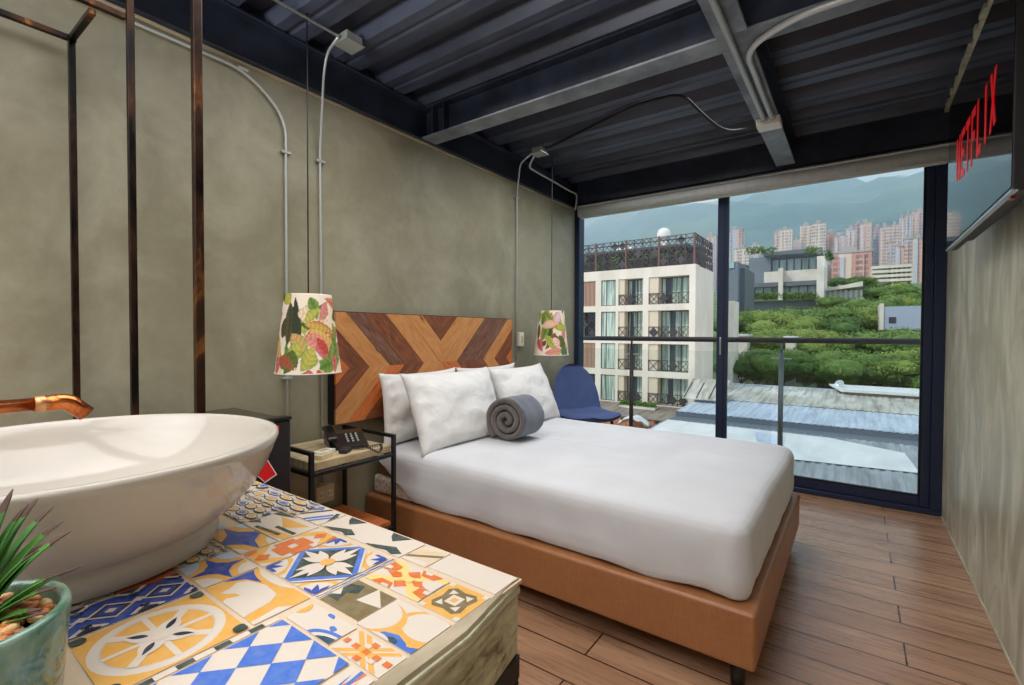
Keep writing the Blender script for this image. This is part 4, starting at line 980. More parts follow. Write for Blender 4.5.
# ------------------------------------------------------------------ floral pendant lamps
def floral(seed, feats):
    def color(u, v):
        col = Vector(s2l(246, 232, 214)); rr = noise.noise(Vector((u*5, v*3, seed)))
        if rr > .18: col = Vector(s2l(244, 222, 190))
        for (cu, cv, ang, L_, w, c1, c2) in feats:
            du, dv = (u-cu), (v-cv)
            if du > .5: du -= 1
            if du < -.5: du += 1
            du *= 2.6; x_ = du*math.cos(ang)+dv*math.sin(ang); y_ = -du*math.sin(ang)+dv*math.cos(ang); k = x_/L_
            if 0 <= k <= 1:
                hw = w*math.sin(PI*k**.75)*(1+.04*math.sin(k*14+seed)); y2 = y_-.25*w*math.sin(k*3)
                if abs(y2) < hw:
                    e = abs(y2)/hw; vein = abs(math.sin(x_*48+abs(y2)*30)) > .8
                    col = Vector(c1).lerp(Vector(c2), min(1, e*.7+.3*k))
                    if vein or e < .07: col = col*.78
                    if e > .9: col = col*.72
        return col
    return color
G1, G2, G3, PK, RD, YL, CO, OL = s2l(84, 124, 50), s2l(150, 180, 80), s2l(54, 64, 44), s2l(226, 140, 140), s2l(206, 78, 66), s2l(216, 200, 90), s2l(240, 170, 120), s2l(110, 100, 50)
def ring_feats(seed, n=30):
    r = random.Random(seed); L_ = []
    pal = [(G3, G1), (G1, G2), (YL, G2), (RD, CO), (PK, CO), (CO, YL), (PK, RD), (G2, YL), (OL, G3)]
    for i in range(n): a, b = r.choice(pal); L_.append((r.random(), r.uniform(-.05, .95), r.uniform(0, 2*PI), r.uniform(.22, .5), r.uniform(.05, .12), a, b))
    return L_
def lampshade(name, c, r0, r1, z0, z1, feats, seed, label, ztop):
    t = thing(name, (c[0], c[1], z0), label, 'lamp', 'floral pendant lamps by the bed'); m = MB(); nu, nv = 260, 110
    m.grid(lambda u, v: (c[0]+(r0+(r1-r0)*v)*math.cos(2*PI*u), c[1]+(r0+(r1-r0)*v)*math.sin(2*PI*u), z0+(z1-z0)*v), nu, nv, closed_u=True)
    o = m.build('lamp_shade', [SHADE], t); fn = floral(seed, feats); ca = o.data.color_attributes.new('Col', 'FLOAT_COLOR', 'POINT')
    k = 0
    for j in range(nv+1):
        for i in range(nu): q = fn(i/nu, j/nv); ca.data[k].color = (q[0], q[1], q[2], 1); k += 1
    sd = o.modifiers.new('thick', 'SOLIDIFY'); sd.thickness = .002; sd.offset = -1
    MB().lathe([(r0, 0), (r0+.0025, 0), (r0+.0025, .005), (r0, .005), (r0, 0)], (c[0], c[1], z0), 48).build('shade_ring', 'white_plastic', t)
    MB().tube([(c[0], c[1], z1-.03), (c[0], c[1], ztop)], .0028, 6).build('cable', 'cable', t)
    m = MB(); m.lathe([(.018, -.09), (.02, -.03), (.008, -.02), (.0, -.02)], (c[0], c[1], z1), 16)
    for k in range(3): a = 2*PI*k/3; m.bar((c[0], c[1], z1-.025), (c[0]+(r1-.002)*math.cos(a), c[1]+(r1-.002)*math.sin(a), z1-.006), .002)
    m.build('socket', 'black_plastic', t)
    MB().lathe([(.0, -.16), (.02, -.155), (.03, -.13), (.022, -.10), (.014, -.09)], (c[0], c[1], z1), 16).build('bulb', 'white', t)
    return t
SHADE = mat('printed floral lampshade cloth', rough=.8)
_t = SHADE.node_tree; _a = tn(_t, 'VertexColor', layer_name='Col'); _t.links.new(_a.outputs['Color'], _t.nodes['Principled BSDF'].inputs['Base Color'])
# u where the shade faces the camera
c1 = (.25, 1.155); c2 = (.25, 3.175)
def facing(c): return (math.atan2(CAM.y-c[1], CAM.x-c[0])/(2*PI)) % 1
f1 = facing(c1)
def F(px_, py_, ang, L_, w, a, b): return ((f1+(px_-.5)*.42) % 1, 1-py_, ang, L_, w, a, b)
feats = ring_feats(11, 40)+[F(.22, .12, -1.6, .55, .10, G3, OL), F(.30, .05, -1.5, .9, .07, G3, G3), F(.10, .55, 1.2, .3, .09, G3, OL), F(.2, .6, -1.5, .35, .04, G1, G2),
         F(.35, .25, -.2, .5, .13, s2l(246, 222, 190), s2l(240, 210, 170)), F(.52, .05, -1.2, .3, .09, G1, G2), F(.80, .10, -2.2, .30, .08, PK, s2l(214, 150, 120)), F(.45, .35, .6, .3, .06, YL, G2), F(.45, .38, -.25, .55, .07, YL, RD), F(.5, .45, -.5, .5, .07, CO, YL),
         F(.45, .52, -.6, .5, .10, PK, CO), F(.62, .6, -1.2, .25, .09, RD, PK), F(.60, .55, -.9, .3, .05, RD, RD), F(.28, .50, -1.0, .4, .11, CO, G2), F(.40, .62, -2.4, .30, .10, YL, G2), F(.55, .68, -2.1, .32, .11, YL, G2), F(.32, .70, -2.0, .32, .10, G1, OL), F(.10, .8, -.5, .3, .10, RD, G1), F(.62, .93, .25, .45, .10, G1, G2), F(.86, .6, -2.0, .3, .06, G2, G1), F(.9, .35, -1.5, .35, .05, G2, G1), F(.84, .75, -1.6, .25, .05, RD, PK)]
lampshade('pendant_lamp', c1, .133, .094, .975, 1.310, feats, 3, 'larger floral pendant lamp hanging over the bedside table with the telephone', ZD+.01)
f2 = facing(c2); f1 = f2
feats2 = ring_feats(5, 36)+[F(.30, .02, -.8, .6, .10, G1, YL), F(.75, .05, -2.4, .35, .13, s2l(246, 232, 230), PK), F(.25, .35, .1, .5, .10, s2l(248, 222, 196), CO), F(.12, .3, -1.6, .4, .07, G1, OL), F(.6, .5, -2.2, .45, .09, OL, RD), F(.35, .55, -.9, .5, .09, G2, YL), F(.7, .55, -1.2, .4, .10, OL, G1), F(.1, .65, -.9, .35, .09, RD, PK), F(.55, .6, -1.1, .3, .1, s2l(248, 226, 220), CO), F(.35, .95, .1, .6, .07, PK, CO), F(.8, .8, -1.5, .3, .12, s2l(84, 130, 110), G1)]
lampshade('pendant_lamp', c2, .134, .097, .98, 1.32, feats2, 6, 'floral pendant lamp farther away, hanging in the corner by the window', ZD+.01)

# ------------------------------------------------------------------ conduits, boxes, switch
def conduit(pts, label, group=None, r=.006, name='electrical_conduit', mt='galv', rad=.05, clips=()):
    t = thing(name, Vector(pts[-1]), label, 'conduit', group); MB().tube(bend(pts, rad, 8), r, 10).build('pipe', mt, t)
    for c in clips: MB().box(.0, c[1]-.022, c[2]-.006, .022, c[1]+.022, c[2]+.006).build('clip', 'galv_box', t, bevel=.002, seg=1)
    return t
conduit([(.012, -1.2, 2.275), (.012, 1.02, 2.275), (.012, 1.19, 2.14), (.012, 1.19, .10)], 'galvanised conduit running below the black beam and down the wall, leftmost of the wall conduits', clips=((0, 1.19, 1.98), (0, 1.19, .935), (0, 1.0, 2.275)), rad=.12)
conduit([(.26, 1.30, 2.475), (.12, 1.335, 2.47), (.075, 1.345, 2.38), (.055, 1.35, 2.25), (.014, 1.362, 2.06), (.014, 1.372, .40)], 'galvanised conduit dropping from the square ceiling box to the wall outlet by the bedside table', clips=((0, 1.366, 1.99),), rad=.07)
conduit([(.26, 1.30, 2.478), (.26, -1.0, 2.478)], 'galvanised conduit along the ceiling deck into the first ceiling box')
def jbox(x, y, z, label):
    t = thing('junction_box', (x, y, z), label, 'electrical box', 'junction boxes on the ceiling')
    MB().box(x-.042, y-.042, z, x+.042, y+.042, z+.04).build('box_body', 'galv_box', t, bevel=.003)
    m = MB().box(x-.050, y-.050, z-.003, x+.050, y+.050, z+.0); m.build('cover_plate', 'galv_box', t, bevel=.001, seg=1)
    for (a, b) in ((-.045, -.045), (.045, .045)): MB().lathe([(0, -.005), (.004, -.005), (.004, -.003)], (x+a, y+b, z), 8).build('screw', 'silver', t)
jbox(.262, 1.355, 2.462, 'square galvanised ceiling box above the bedside table'); jbox(.262, 2.975, 2.462, 'square galvanised ceiling box in the bay next to the window')
conduit([(.215, 2.955, 2.475), (.085, 2.98, 2.43), (.06, 3.0, 2.34), (.014, 3.04, 2.24), (.014, 3.04, .94)], 'galvanised conduit dropping from the far ceiling box to the light switch past the headboard', clips=((0, 3.04, 2.2),), rad=.06)
conduit([(.215, 2.99, 2.475), (.125, 3.03, 2.41), (.105, 3.7, 2.40), (.105, 3.86, 2.40), (.06, 3.90, 2.28)], 'galvanised conduit from the far ceiling box to the blind corner', rad=.05, r=.008)
t = thing('light_switch', (.02, 3.105, 1.06), 'narrow white light switch on the wall past the headboard', 'switch')
MB().box(.0, 3.065, 1.045, .03, 3.125, 1.155).build('switch_plate', 'white_plastic', t, bevel=.004); MB().box(.03, 3.082, 1.075, .034, 3.108, 1.125).build('rocker', 'beige_plastic', t, bevel=.001)
t = thing('wall_outlet', (.02, 1.372, .30), 'beige double wall outlet under the bedside table', 'outlet')
MB().box(0, 1.325, .30, .03, 1.425, .385).build('outlet_plate', 'beige_plastic', t, bevel=.003)
for yy in (1.352, 1.398):
    m = MB().box(.0295, yy-.015, .325, .0315, yy+.015, .36)
    so = m.build('socket', 'white_plastic', t, bevel=.001, seg=1)
    for a in (-.007, .007): MB().box(.031, yy+a-.0015, .335, .0322, yy+a+.0015, .35).build('slot', 'black_plastic', so)
# conduits under the long beam
zc2 = 2.302
conduit([(1.745, -1.2, zc2), (1.745, 2.92, zc2)], 'straight galvanised conduit under the long ceiling beam', r=.0125, group=None)
conduit([(2.60, 2.02, zc2), (1.97, 2.02, zc2), (1.783, 2.14, zc2), (1.783, 2.92, zc2)], 'bent galvanised conduit crossing from the television wall to the long ceiling beam', r=.0125, rad=.14)
t = thing('beam_junction_box', (1.76, 2.95, 2.27), 'white conduit box under the long ceiling beam', 'electrical box')
MB().box(1.705, 2.90, 2.276, 1.82, 3.00, 2.316).build('box_body', 'white_plastic', t, bevel=.003)
m = MB()
for xx in (1.745, 1.783): m.tube([(xx, 2.875, zc2), (xx, 2.905, zc2)], .017, 12)
m.build('connector', 'galv', t)
conduit([(1.705, 2.96, 2.295), (1.52, 3.02, 2.33), (1.42, 2.88, 2.42), (1.36, 2.72, 2.485), (1.10, 2.72, 2.494), (.33, 2.96, 2.48)], 'black flexible conduit sagging from the beam box along the deck', name='flexible_conduit', mt='cable', r=.009, rad=.10)

# ------------------------------------------------------------------ television
t = thing('television', (2.55, 2.42, 1.52), 'large black wall mounted television showing a red word on its screen', 'television')
tx = 2.498; TY0, TY1, TZ0, TZ1 = 1.825, 2.965, 1.535, 2.195
MB().box(tx, TY0, TZ0, tx+.035, TY1, TZ1).build('housing', 'black_soft', t, bevel=.003)
MB().box(tx-.002, TY0+.008, TZ0+.014, tx, TY1-.006, TZ1-.006).build('screen', 'screen', t)
MB().box(tx-.0035, TY0, TZ0-.001, tx+.012, TY1, TZ0+.006).build('bezel_strip', 'silver', t, bevel=.001, seg=1)
MB().box(tx+.035, TY0+.10, TZ0+.02, tx+.075, TY1-.12, TZ1-.15).build('rear_shell', 'black_soft', t, bevel=.012, seg=3)
MB().box(tx+.010, TY0+.07, TZ0-.007, tx+.022, TY0+.10, TZ0).build('sensor', 'lens', t, bevel=.003)
MB().box(tx+.075, 2.25, 1.75, RX, 2.55, 2.05).build('wall_mount', 'black_metal', t)
# lettering on the screen: far end reads first
lt = MB(); y_a, y_b, zb = 2.735, 2.02, 1.775; n7 = 7; cw = (y_a-y_b)/n7; xs_ = tx-.0024
def let(i, shapes, h):
    for s_ in shapes: lt.prism([(xs_, y_a-(i+.08+.84*u)*cw, zb+h*v+(1-v)*ARC(i+u)) for u, v in s_], (-.0008, 0, 0))
ARC = lambda k: .030*(1-((k-3.5)/3.5)**2)*-1+.018
st = .26
HH = .188
let(0, [[(0, 0), (st, 0), (st, 1), (0, 1)], [(1-st, 0), (1, 0), (1, 1), (1-st, 1)], [(0, 1), (st, 1), (1, 0), (1-st, 0)]], HH)
let(1, [[(.08, 0), (.36, 0), (.36, 1), (.08, 1)], [(.36, .84), (.95, .84), (.95, 1), (.36, 1)], [(.36, .42), (.85, .42), (.85, .58), (.36, .58)], [(.36, 0), (.95, 0), (.95, .16), (.36, .16)]], HH)
let(2, [[(.37, 0), (.63, 0), (.63, 1), (.37, 1)], [(.02, .84), (.98, .84), (.98, 1), (.02, 1)]], HH)
let(3, [[(.1, 0), (.38, 0), (.38, 1), (.1, 1)], [(.38, .84), (.95, .84), (.95, 1), (.38, 1)], [(.38, .42), (.85, .42), (.85, .58), (.38, .58)]], HH)
let(4, [[(.1, 0), (.38, 0), (.38, 1), (.1, 1)], [(.38, 0), (.9, 0), (.9, .16), (.38, .16)]], HH)
let(5, [[(.36, 0), (.64, 0), (.64, 1), (.36, 1)]], HH)
let(6, [[(0, 1), (.3, 1), (1, 0), (.7, 0)], [(.7, 1), (1, 1), (.3, 0), (0, 0)]], HH)
o = lt.build('screen_lettering', 'nred', t); fix_normals(o)

# ================================================================== THE TOWN OUTSIDE
# ---- terrain: street level, wooded slope, far mountains
def ground_z(x, y):
    if y < 60: z = -9.0
    elif y < 105: z = -9+(y-60)/45*12.5
    elif y < 520: z = 3.5+(y-105)*(.098)
    else: z = 44+(y-520)*.075
    return z+(noise.noise(Vector((x*.02, y*.02, 0)))*1.5 if y > 60 else 0)+max(0, x)*(.03 if y > 60 else 0)
ys = [6, 20, 40, 58, 60, 66, 74, 82, 90, 98, 106, 120, 140, 165, 200, 240, 290, 350, 430, 520, 640, 800, 1000]
m = MB(); nx = 60
def gf(u, v):
    k = v*(len(ys)-1); i = min(int(k), len(ys)-2); y = ys[i]*(1-(k-i))+ys[i+1]*(k-i); x = (-1.15+1.75*u)*(y+30); return (x, y, ground_z(x, y))
m.grid(gf, nx, len(ys)-1); tag(m.build('hillside', 'ground', world=True), kind='structure')
RPT = [(560, 222), (600, 219), (640, 213), (665, 206), (690, 205), (711, 202), (735, 196), (760, 193), (784, 190), (805, 188), (830, 185), (853, 186), (874, 183), (900, 177), (921, 176), (950, 170), (1010, 150)]
ridge = [(at(a, b, 'y', 3600).x, at(a, b, 'y', 3600).z) for a, b in RPT]
def rz(x):
    if x <= ridge[0][0]: return ridge[0][1]
    for (xa, za), (xb, zb_) in zip(ridge, ridge[1:]):
        if x <= xb: return za+(zb_-za)*(x-xa)/(xb-xa)
    return ridge[-1][1]
m = MB()
def mf(u, v):
    y = 900+2700*v; x = -4600+6600*u; k = (y-900)/2700
    hx = x*3600/y if y > 1500 else x*3600/1500; top_ = rz(max(ridge[0][0], min(ridge[-1][0], hx)))
    base = 70; z = base+(top_-base)*(k**.85)
    n = noise.fractal(Vector((x*.0016, y*.0012, 3)), .9, 2.1, 6)*160*math.sin(PI*min(1, k*1.0))**.7+noise.fractal(Vector((x*.006, y*.006, 1)), .9, 2.0, 4)*16*min(1, k*3)
    return (x, y, z+n*(1 if k < .93 else .35)-20*(k < .02))
m.grid(mf, 170, 70); tag(m.build('mountain_range', 'mountain', world=True), kind='structure')

# ---- hotel across the yard
HYF = 45.6; HXR = -9.9
t = thing('hotel_building', (-17, 49, -9), 'cream four storey building with recessed balconies and dark iron roof screen', 'building')
cols = [(-21.66, -19.97, 'slat'), (-19.34, -17.74, 'win'), (-17.45, -14.90, 'bal'), (-14.32, -10.46, 'bal')]
cols = [(-30.3, -26.7, 'bal'), (-25.9, -23.4, 'bal')]+cols
zt = [6.60-3.24*k for k in range(4)]; zb_l = [3.97-3.24*k for k in range(4)]
XL = -31.2; DEP = 1.25
m = MB()
xs_l = [XL]+[v for c in cols for v in c[:2]]+[HXR]
for i in range(0, len(xs_l), 2): m.box(xs_l[i], HYF, -9.2, xs_l[i+1], HYF+DEP, 7.58)
for (a, b_, k) in cols:
    edges = [7.58]+[v for z1_, z0_ in zip(zt, zb_l) for v in (z1_, z0_)]+[-9.2]
    for i in range(0, len(edges), 2): m.box(a, HYF, edges[i+1], b_, HYF+DEP, edges[i])
m.box(XL, HYF+DEP, -9.2, HXR, 52.5, 7.50)
m.build('facade_wall', 'hotel', t)
def lattice(m, x0, x1, z0, z1, y, n, seedv, bw=.035, dens=.35):
    r = random.Random(seedv); w = (x1-x0)/n; rows = max(1, round((z1-z0)/w)); h = (z1-z0)/rows
    for i in range(n+1): m.box(x0+i*w-bw/2, y, z0, x0+i*w+bw/2, y+bw, z1)
    for j in range(rows+1): m.box(x0, y, z0+j*h-bw/2, x1, y+bw, z0+j*h+bw/2)
    for i in range(n):
        for j in range(rows):
            cx_, cz_ = x0+(i+.5)*w, z0+(j+.5)*h; q = r.random()
            if q < dens: m.prism([(cx_-w*.48, y, cz_), (cx_, y, cz_+h*.48), (cx_+w*.48, y, cz_), (cx_, y, cz_-h*.48)], (0, bw, 0))
            else:
                m.bar((cx_-w/2, y+.01, cz_-h/2), (cx_+w/2, y+.01, cz_+h/2), bw*.8); m.bar((cx_-w/2, y+.01, cz_+h/2), (cx_+w/2, y+.01, cz_-h/2), bw*.8)
                if q > .6: m.tube([(cx_+w*.42*math.cos(a), y+.015, cz_+h*.42*math.sin(a)) for a in [PI*k/6 for k in range(13)]], bw*.5, 4, caps=False)
nn = 0
for (a, b_, kind) in cols:
    for fl, (z1_, z0_) in enumerate(zip(zt, zb_l)):
        nn += 1; yb = HYF+DEP-.04
        if kind == 'slat':
            if fl % 2 == 0:
                m = MB(); w = b_-a; n = 11
                for i in range(n): m.box(a+.02+i*w/n, HYF+.10, z0_, a+.02+i*w/n+w/n*.55, HYF+.16, z1_)
                m.box(a, HYF+.16, z0_, b_, HYF+.19, z0_+.05).box(a, HYF+.16, z1_-.05, b_, HYF+.19, z1_); m.build('slat_screen', 'slat', t)
            else:
                m = MB(); lattice(m, a+.02, b_-.02, z0_, z1_, HYF+.10, 2, nn, .05, .5); m.build('iron_screen', 'iron', t)
            MB().box(a, yb-.3, z0_, b_, yb-.25, z1_).build('window', 'darkglass', t)
        elif kind == 'win':
            f_ = MB(); y_ = HYF+.10
            for (xa, xb) in ((a, a+.06), (b_-.06, b_), ((a+b_)/2-.03-.25, (a+b_)/2+.03-.25)): f_.box(xa, y_, z0_, xb, y_+.08, z1_)
            f_.box(a, y_, z0_, b_, y_+.08, z0_+.06).box(a, y_, z1_-.06, b_, y_+.08, z1_)
            wn = f_.build('window', 'winframe', t); MB().box(a+.03, y_+.03, z0_+.03, b_-.03, y_+.06, z1_-.03).build('pane', 'curtain', wn)
        else:
            dx = a+(b_-a)*.24; f_ = MB(); y_ = yb-.12; n = 3 if b_-a > 3 else 2
            for i in range(n+1): xx = dx+(b_-dx-.06)*i/n; f_.box(xx, y_, z0_, xx+.08, y_+.08, z1_)
            f_.box(dx, y_, z1_-.08, b_, y_+.08, z1_).box(dx, y_, z0_, b_, y_+.08, z0_+.08)
            wn = f_.build('window', 'winframe', t); MB().box(dx+.03, y_+.03, z0_+.03, b_-.03, y_+.05, z1_-.03).build('pane', 'curtain', wn)
            dk_ = random.Random(nn); xx = dx+(b_-dx)*dk_.uniform(.1, .3); MB().box(xx, y_+.015, z0_+.06, xx+(b_-dx)*.18, y_+.028, z1_-.1).build('door_gap', 'darkglass', wn)
            MB().box(a, HYF+.12, z0_, dx, yb, z1_).build('recess_wall', 'hotel_in', t)
            m = MB(); lattice(m, a+.02, b_-.02, z0_+.02, z0_+1.05, HYF+.03, 4 if b_-a > 3 else 3, nn*7, .055, .42); m.build('balcony_railing', 'iron', t)
# iron screen on the roof
for i, (xa, xb) in enumerate(((-30.9, -27.2), (-27.2, -23.6), (-23.6, -20.0), (-20.0, -16.7), (-16.7, -13.35), (-13.35, -10.05))):
    m = MB(); lattice(m, xa, xb, 7.62, 10.42, HYF+.12, 4, 31+i, .06, .34); m.box(xa, HYF+.12, 10.0, xb, HYF+.17, 10.10); m.build('roof_screen', 'iron2', t)
    MB().box(xb-.1, HYF+.05, 7.58, xb+.06, HYF+.2, 10.5).build('screen_post', 'rustpost', t)
m = MB()
for k in range(9):
    for j in range(4):
        y0_ = HYF+.3+k*.75; z0_ = 7.6+j*.7
        m.bar((HXR-.15, y0_, z0_), (HXR-.15, y0_+.75, z0_+.7), .06); m.bar((HXR-.15, y0_, z0_+.7), (HXR-.15, y0_+.75, z0_), .06)
        if (k*3+j*5) % 4 == 0: m.prism([(HXR-.18, y0_, z0_+.35), (HXR-.18, y0_+.37, z0_+.7), (HXR-.18, y0_+.75, z0_+.35), (HXR-.18, y0_+.37, z0_)], (.05, 0, 0))
    m.box(HXR-.18, HYF+.3+k*.75, 7.6, HXR-.12, HYF+.36+k*.75, 10.45)
m.box(HXR-.18, HYF+.2, 10.38, HXR-.1, 52.3, 10.46); m.build('roof_screen', 'iron2', t)
m = MB(); m.box(-30, 51.6, 7.5, -10.6, 51.9, 10.1).box(-29, 48.6, 9.9, -11.5, 51.8, 10.12); m.build('roof_pergola', 'mod_roof', t)
m = MB().lathe([(0, 0), (.62, 0), (.66, .2), (.66, .75), (.5, 1.05), (.2, 1.2), (0, 1.22)], (-14.0, 49.0, 10.75), 24).box(-14.4, 48.6, 10.1, -13.6, 49.4, 10.77); fix_normals(m.build('water_tank', 'white_plastic', t)); 
MB().lathe([(0, 0), (1.2, 0), (1.1, .25), (.6, .42), (0, .45)], (-18.4, 50, 10.12), 20).build('roof_dome', 'white_plastic', t)
rp = random.Random(9)
for k in range(7):
    xx = -22+k*1.7; m = MB()
    for i in range(22):
        c = Vector((xx+rp.gauss(0, .35), HYF+1.6+rp.gauss(0, .3), 8.1+rp.uniform(0, 1.1))); d = Vector((rp.uniform(-1, 1), rp.uniform(-1, 1), rp.uniform(-1, 1))).normalized()*.2; e = d.orthogonal()*1.0
        m.poly([c, c+d+e*.5, c+d*2, c+d-e*.5])
    o = m.build('roof_plant', 'fol_a', t)
# ---- planted strip, brick wall and low roofs in front of it
t = thing('brick_yard_wall', (-12, 40, -9), 'red brick wall with small brown roofs below the cream building', 'wall')
P0 = at(600, 424, 'y', 40.0); P1 = at(697, 431, 'y', 40.0); PT = at(640, 420, 'y', 40)
MB().box(P0.x-12, 40, -9, P1.x, 40.35, PT.z).build('brick_wall', 'brick', t)
z_ = PT.z
m = MB()
a1 = at(637, 419, 'y', 40.3); a2 = at(700, 423, 'y', 40.3); b1 = at(637, 411, 'y', 44.8); b2 = at(703, 412, 'y', 44.8)
m.prism([(P0.x-12, 40.0, z_+.08), (a2.x, 40.0, z_+.08), (a2.x, 45.2, b2.z+.0), (P0.x-12, 45.2, b2.z)], (0, 0, .09)); m.build('roof', 'roof_brown', t)
for k in range(9): MB().box(a2.x-.6-k*1.0, 39.8, z_-.12, a2.x-.35-k*1.0, 40.0, z_+.12).build('rafter_end', 'iron', t)
c0 = at(620, 410, 'y', 43.6); c1_ = at(656, 411, 'y', 43.6)
t = thing('planter_strip', ((c0.x+c1_.x)/2, 43.6, c0.z), 'long planter of low green shrubs at the foot of the cream building', 'planter')
MB().box(c0.x, 43.3, c0.z-.30, c1_.x, 44.0, c0.z).build('planter_box', 'mod_conc', t)
m = MB()
for i in range(900):
    c = Vector((rp.uniform(c0.x, c1_.x), 43.65+rp.gauss(0, .15), c0.z+rp.uniform(0, .42))); d = Vector((rp.uniform(-1, 1), rp.uniform(-1, 1), rp.uniform(-1, 1))).normalized()*.09; e = d.orthogonal()
    m.poly([c, c+d+e*.5, c+d*2, c+d-e*.5])
m.build('shrubs', 'fol_a', t); t.location.z += .55
# awning and tarps by the hotel corner
t = thing('corrugated_awning', (-9, 42, -7), 'small corrugated awning leaning beside the corner of the cream building', 'awning')
q = [at(696, 389, 'y', 44), at(716, 387, 'y', 44), at(718, 402, 'y', 41), at(700, 405, 'y', 41)]; 
q = [Vector((-9.75, 44.5, -2.95)), Vector((-6.6, 44.5, -2.95)), Vector((-6.6, 41.2, -4.35)), Vector((-9.75, 41.2, -4.35))]
m = MB(); m.prism(q, (0, 0, .06)); m.build('awning_roof', 'roof_a', t)
m = MB()
for xx in (-9.6, -8.6, -7.6): m.bar((xx, 44.4, -3.0), (xx, 41.3, -4.3), .12, mi=0)
m.build('awning_frame', 'iron', t)
for xx in (-9.6, -6.7): MB().bar((xx, 41.4, -9), (xx, 41.4, -4.35), .14).build('awning_post', 'iron', t)
q = [Vector((-11.2, 40.2, -7.0)), Vector((-9.0, 40.0, -6.4)), Vector((-8.9, 38, -7.3)), Vector((-11.0, 38, -7.8))]
t2 = thing('tarpaulin', (-10, 39, -8.2), 'crumpled white tarpaulin on the low roofs by the brick wall', 'tarpaulin')
P = at(628, 418, 'y', 38.5); m = MB()
m.grid(lambda u, v: (P.x-.9+2.6*u, 38.3+1.2*v, P.z-.5+.9*math.sin(PI*u)*.6+.35*noise.noise(Vector((u*4, v*4, 2)))), 14, 10); m.build('cloth', 'membrane', t2).modifiers.new('thick', 'SOLIDIFY').thickness = .03

# ---- corrugated roofs right below the window
def corr(x0, x1, y0, z0_, y1, z1_, name, matn, label, pitch=.42, amp=.045, extra=None):
    "corrugations run down the slope (along y)"
    m = MB(); n = int((x1-x0)/pitch*4); b = 0
    def g(u, v): k = round(u*n); return (x0+(x1-x0)*u, y0+(y1-y0)*v, z0_+(z1_-z0_)*v+amp*(1 if k % 4 in (1, 2) else 0)+.02*noise.noise(Vector((u*30, v*4, 1))))
    m.grid(g, n, 6, smooth=False)
    t = thing(name, ((x0+x1)/2, y0, min(z0_, z1_)), label, 'roof', 'low roofs under the window')
    o = m.build('roof_sheet', matn, t); o.modifiers.new('thick', 'SOLIDIFY').thickness = .03
    return t
t = corr(-8.9, 13, 14.0, -5.75, 22.4, -5.45, 'low_roof', 'roof_b', 'grey corrugated roof nearest below the window, under the white coated roof')
t = corr(-8.9, 13, 22.45, -5.45, 34.4, -5.05, 'low_roof', 'roof_b', 'grey corrugated roof with a large patch of white coating, in the middle of the roofs below')
m = MB(); P = [at(735, 428, 'z', -4.9), at(800, 430, 'z', -4.9), at(905, 441, 'z', -4.95), at(915, 466, 'z', -5.1), at(800, 457, 'z', -5.1), at(735, 447, 'z', -5.1)]
def zr(y): return -5.45+(y-22.45)/(34.4-22.45)*.40+.075
pp = [Vector((-8.6, 33.9, zr(33.9))), Vector((1.0, 33.7, zr(33.7))), Vector((4.3, 32.0, zr(32.0))), Vector((4.6, 28.4, zr(28.4))), Vector((1.2, 28.0, zr(28.0))), Vector((-3.0, 27.4, zr(27.4))), Vector((-8.6, 26.8, zr(26.8)))]
m.prism(pp, (0, 0, .03)); fix_normals(m.build('white_coating', 'membrane', t))
m = MB()
m.prism([(-2.9, 33.0, zr(33)+.04), (-1.2, 32.6, zr(32.6)+.04), (-1.0, 30.2, zr(30.2)+.04), (-2.4, 30.6, zr(30.6)+.04)], (0, 0, .02)); m.build('worn_patch', 'fol_b' if False else 'roof_c', t)
t = thing('roof_gutter', (0, 35.8, -5.3), 'dark gutter channel between the white coated roof and the stained roof', 'gutter')
MB().box(-8.9, 34.45, -5.6, 13, 36.9, -5.12).box(-8.9, 36.7, -5.5, 13, 36.9, -4.74).build('channel', 'gutter', t)
t = corr(-8.9, 12.0, 36.65, -4.75, 43.6, -4.55, 'low_roof', 'roof_c', 'pale blue white corrugated roof below the dark stained roof')
t = corr(-8.9, 12.0, 43.5, -4.48, 52.5, -4.02, 'low_roof', 'roof_a', 'dark stained corrugated roof sloping up behind the pale roofs, in front of the trees')
MB().box(-8.9, 52.4, -4.1, 12, 52.8, -3.9).build('ridge_cap', 'roof_c', t)
t = thing('roof_hatch', (5.5, 50, -3.4), 'small raised white roof with brown edge at the top of the stained roof', 'roof')
a_ = at(828, 391, 'y', 52); b2_ = at(905, 396, 'y', 50)
m = MB(); m.prism([(a_.x, 53.5, -3.62), (b2_.x+3, 53.5, -3.62), (b2_.x+3, 50.2, -3.85), (a_.x+1, 50.2, -3.85)], (0, 0, .12)); m.build('roof_sheet', 'membrane', t)
m = MB(); m.box(a_.x+1.2, 50.5, -4.6, b2_.x+2.8, 53.3, -3.7); m.build('hatch_wall', 'roof_brown', t)
D = at(840, 385, 'y', 52)
t = thing('satellite_dish', (D.x, 52, -3.2), 'round satellite dish at the edge of the stained roof in front of the trees', 'dish')
m = MB(); m.tube([(D.x+.1, 52, -4.1), (D.x+.1, 52, D.z)], .04, 8); m.build('mast', 'iron', t)
m = MB(); dn = Vector((-.5, -.75, .43)).normalized(); a1_ = dn.orthogonal().normalized(); a2_ = dn.cross(a1_)
m.grid(lambda u, v: D+(a1_*math.cos(2*PI*u)+a2_*math.sin(2*PI*u))*(.02+.40*v)+dn*(.15*v*v), 24, 6, closed_u=True); o = m.build('dish', 'galv', t); o.modifiers.new('thick', 'SOLIDIFY').thickness = .03
MB().tube([D, D+dn*.55], .02, 6).build('feed_arm', 'iron', t)

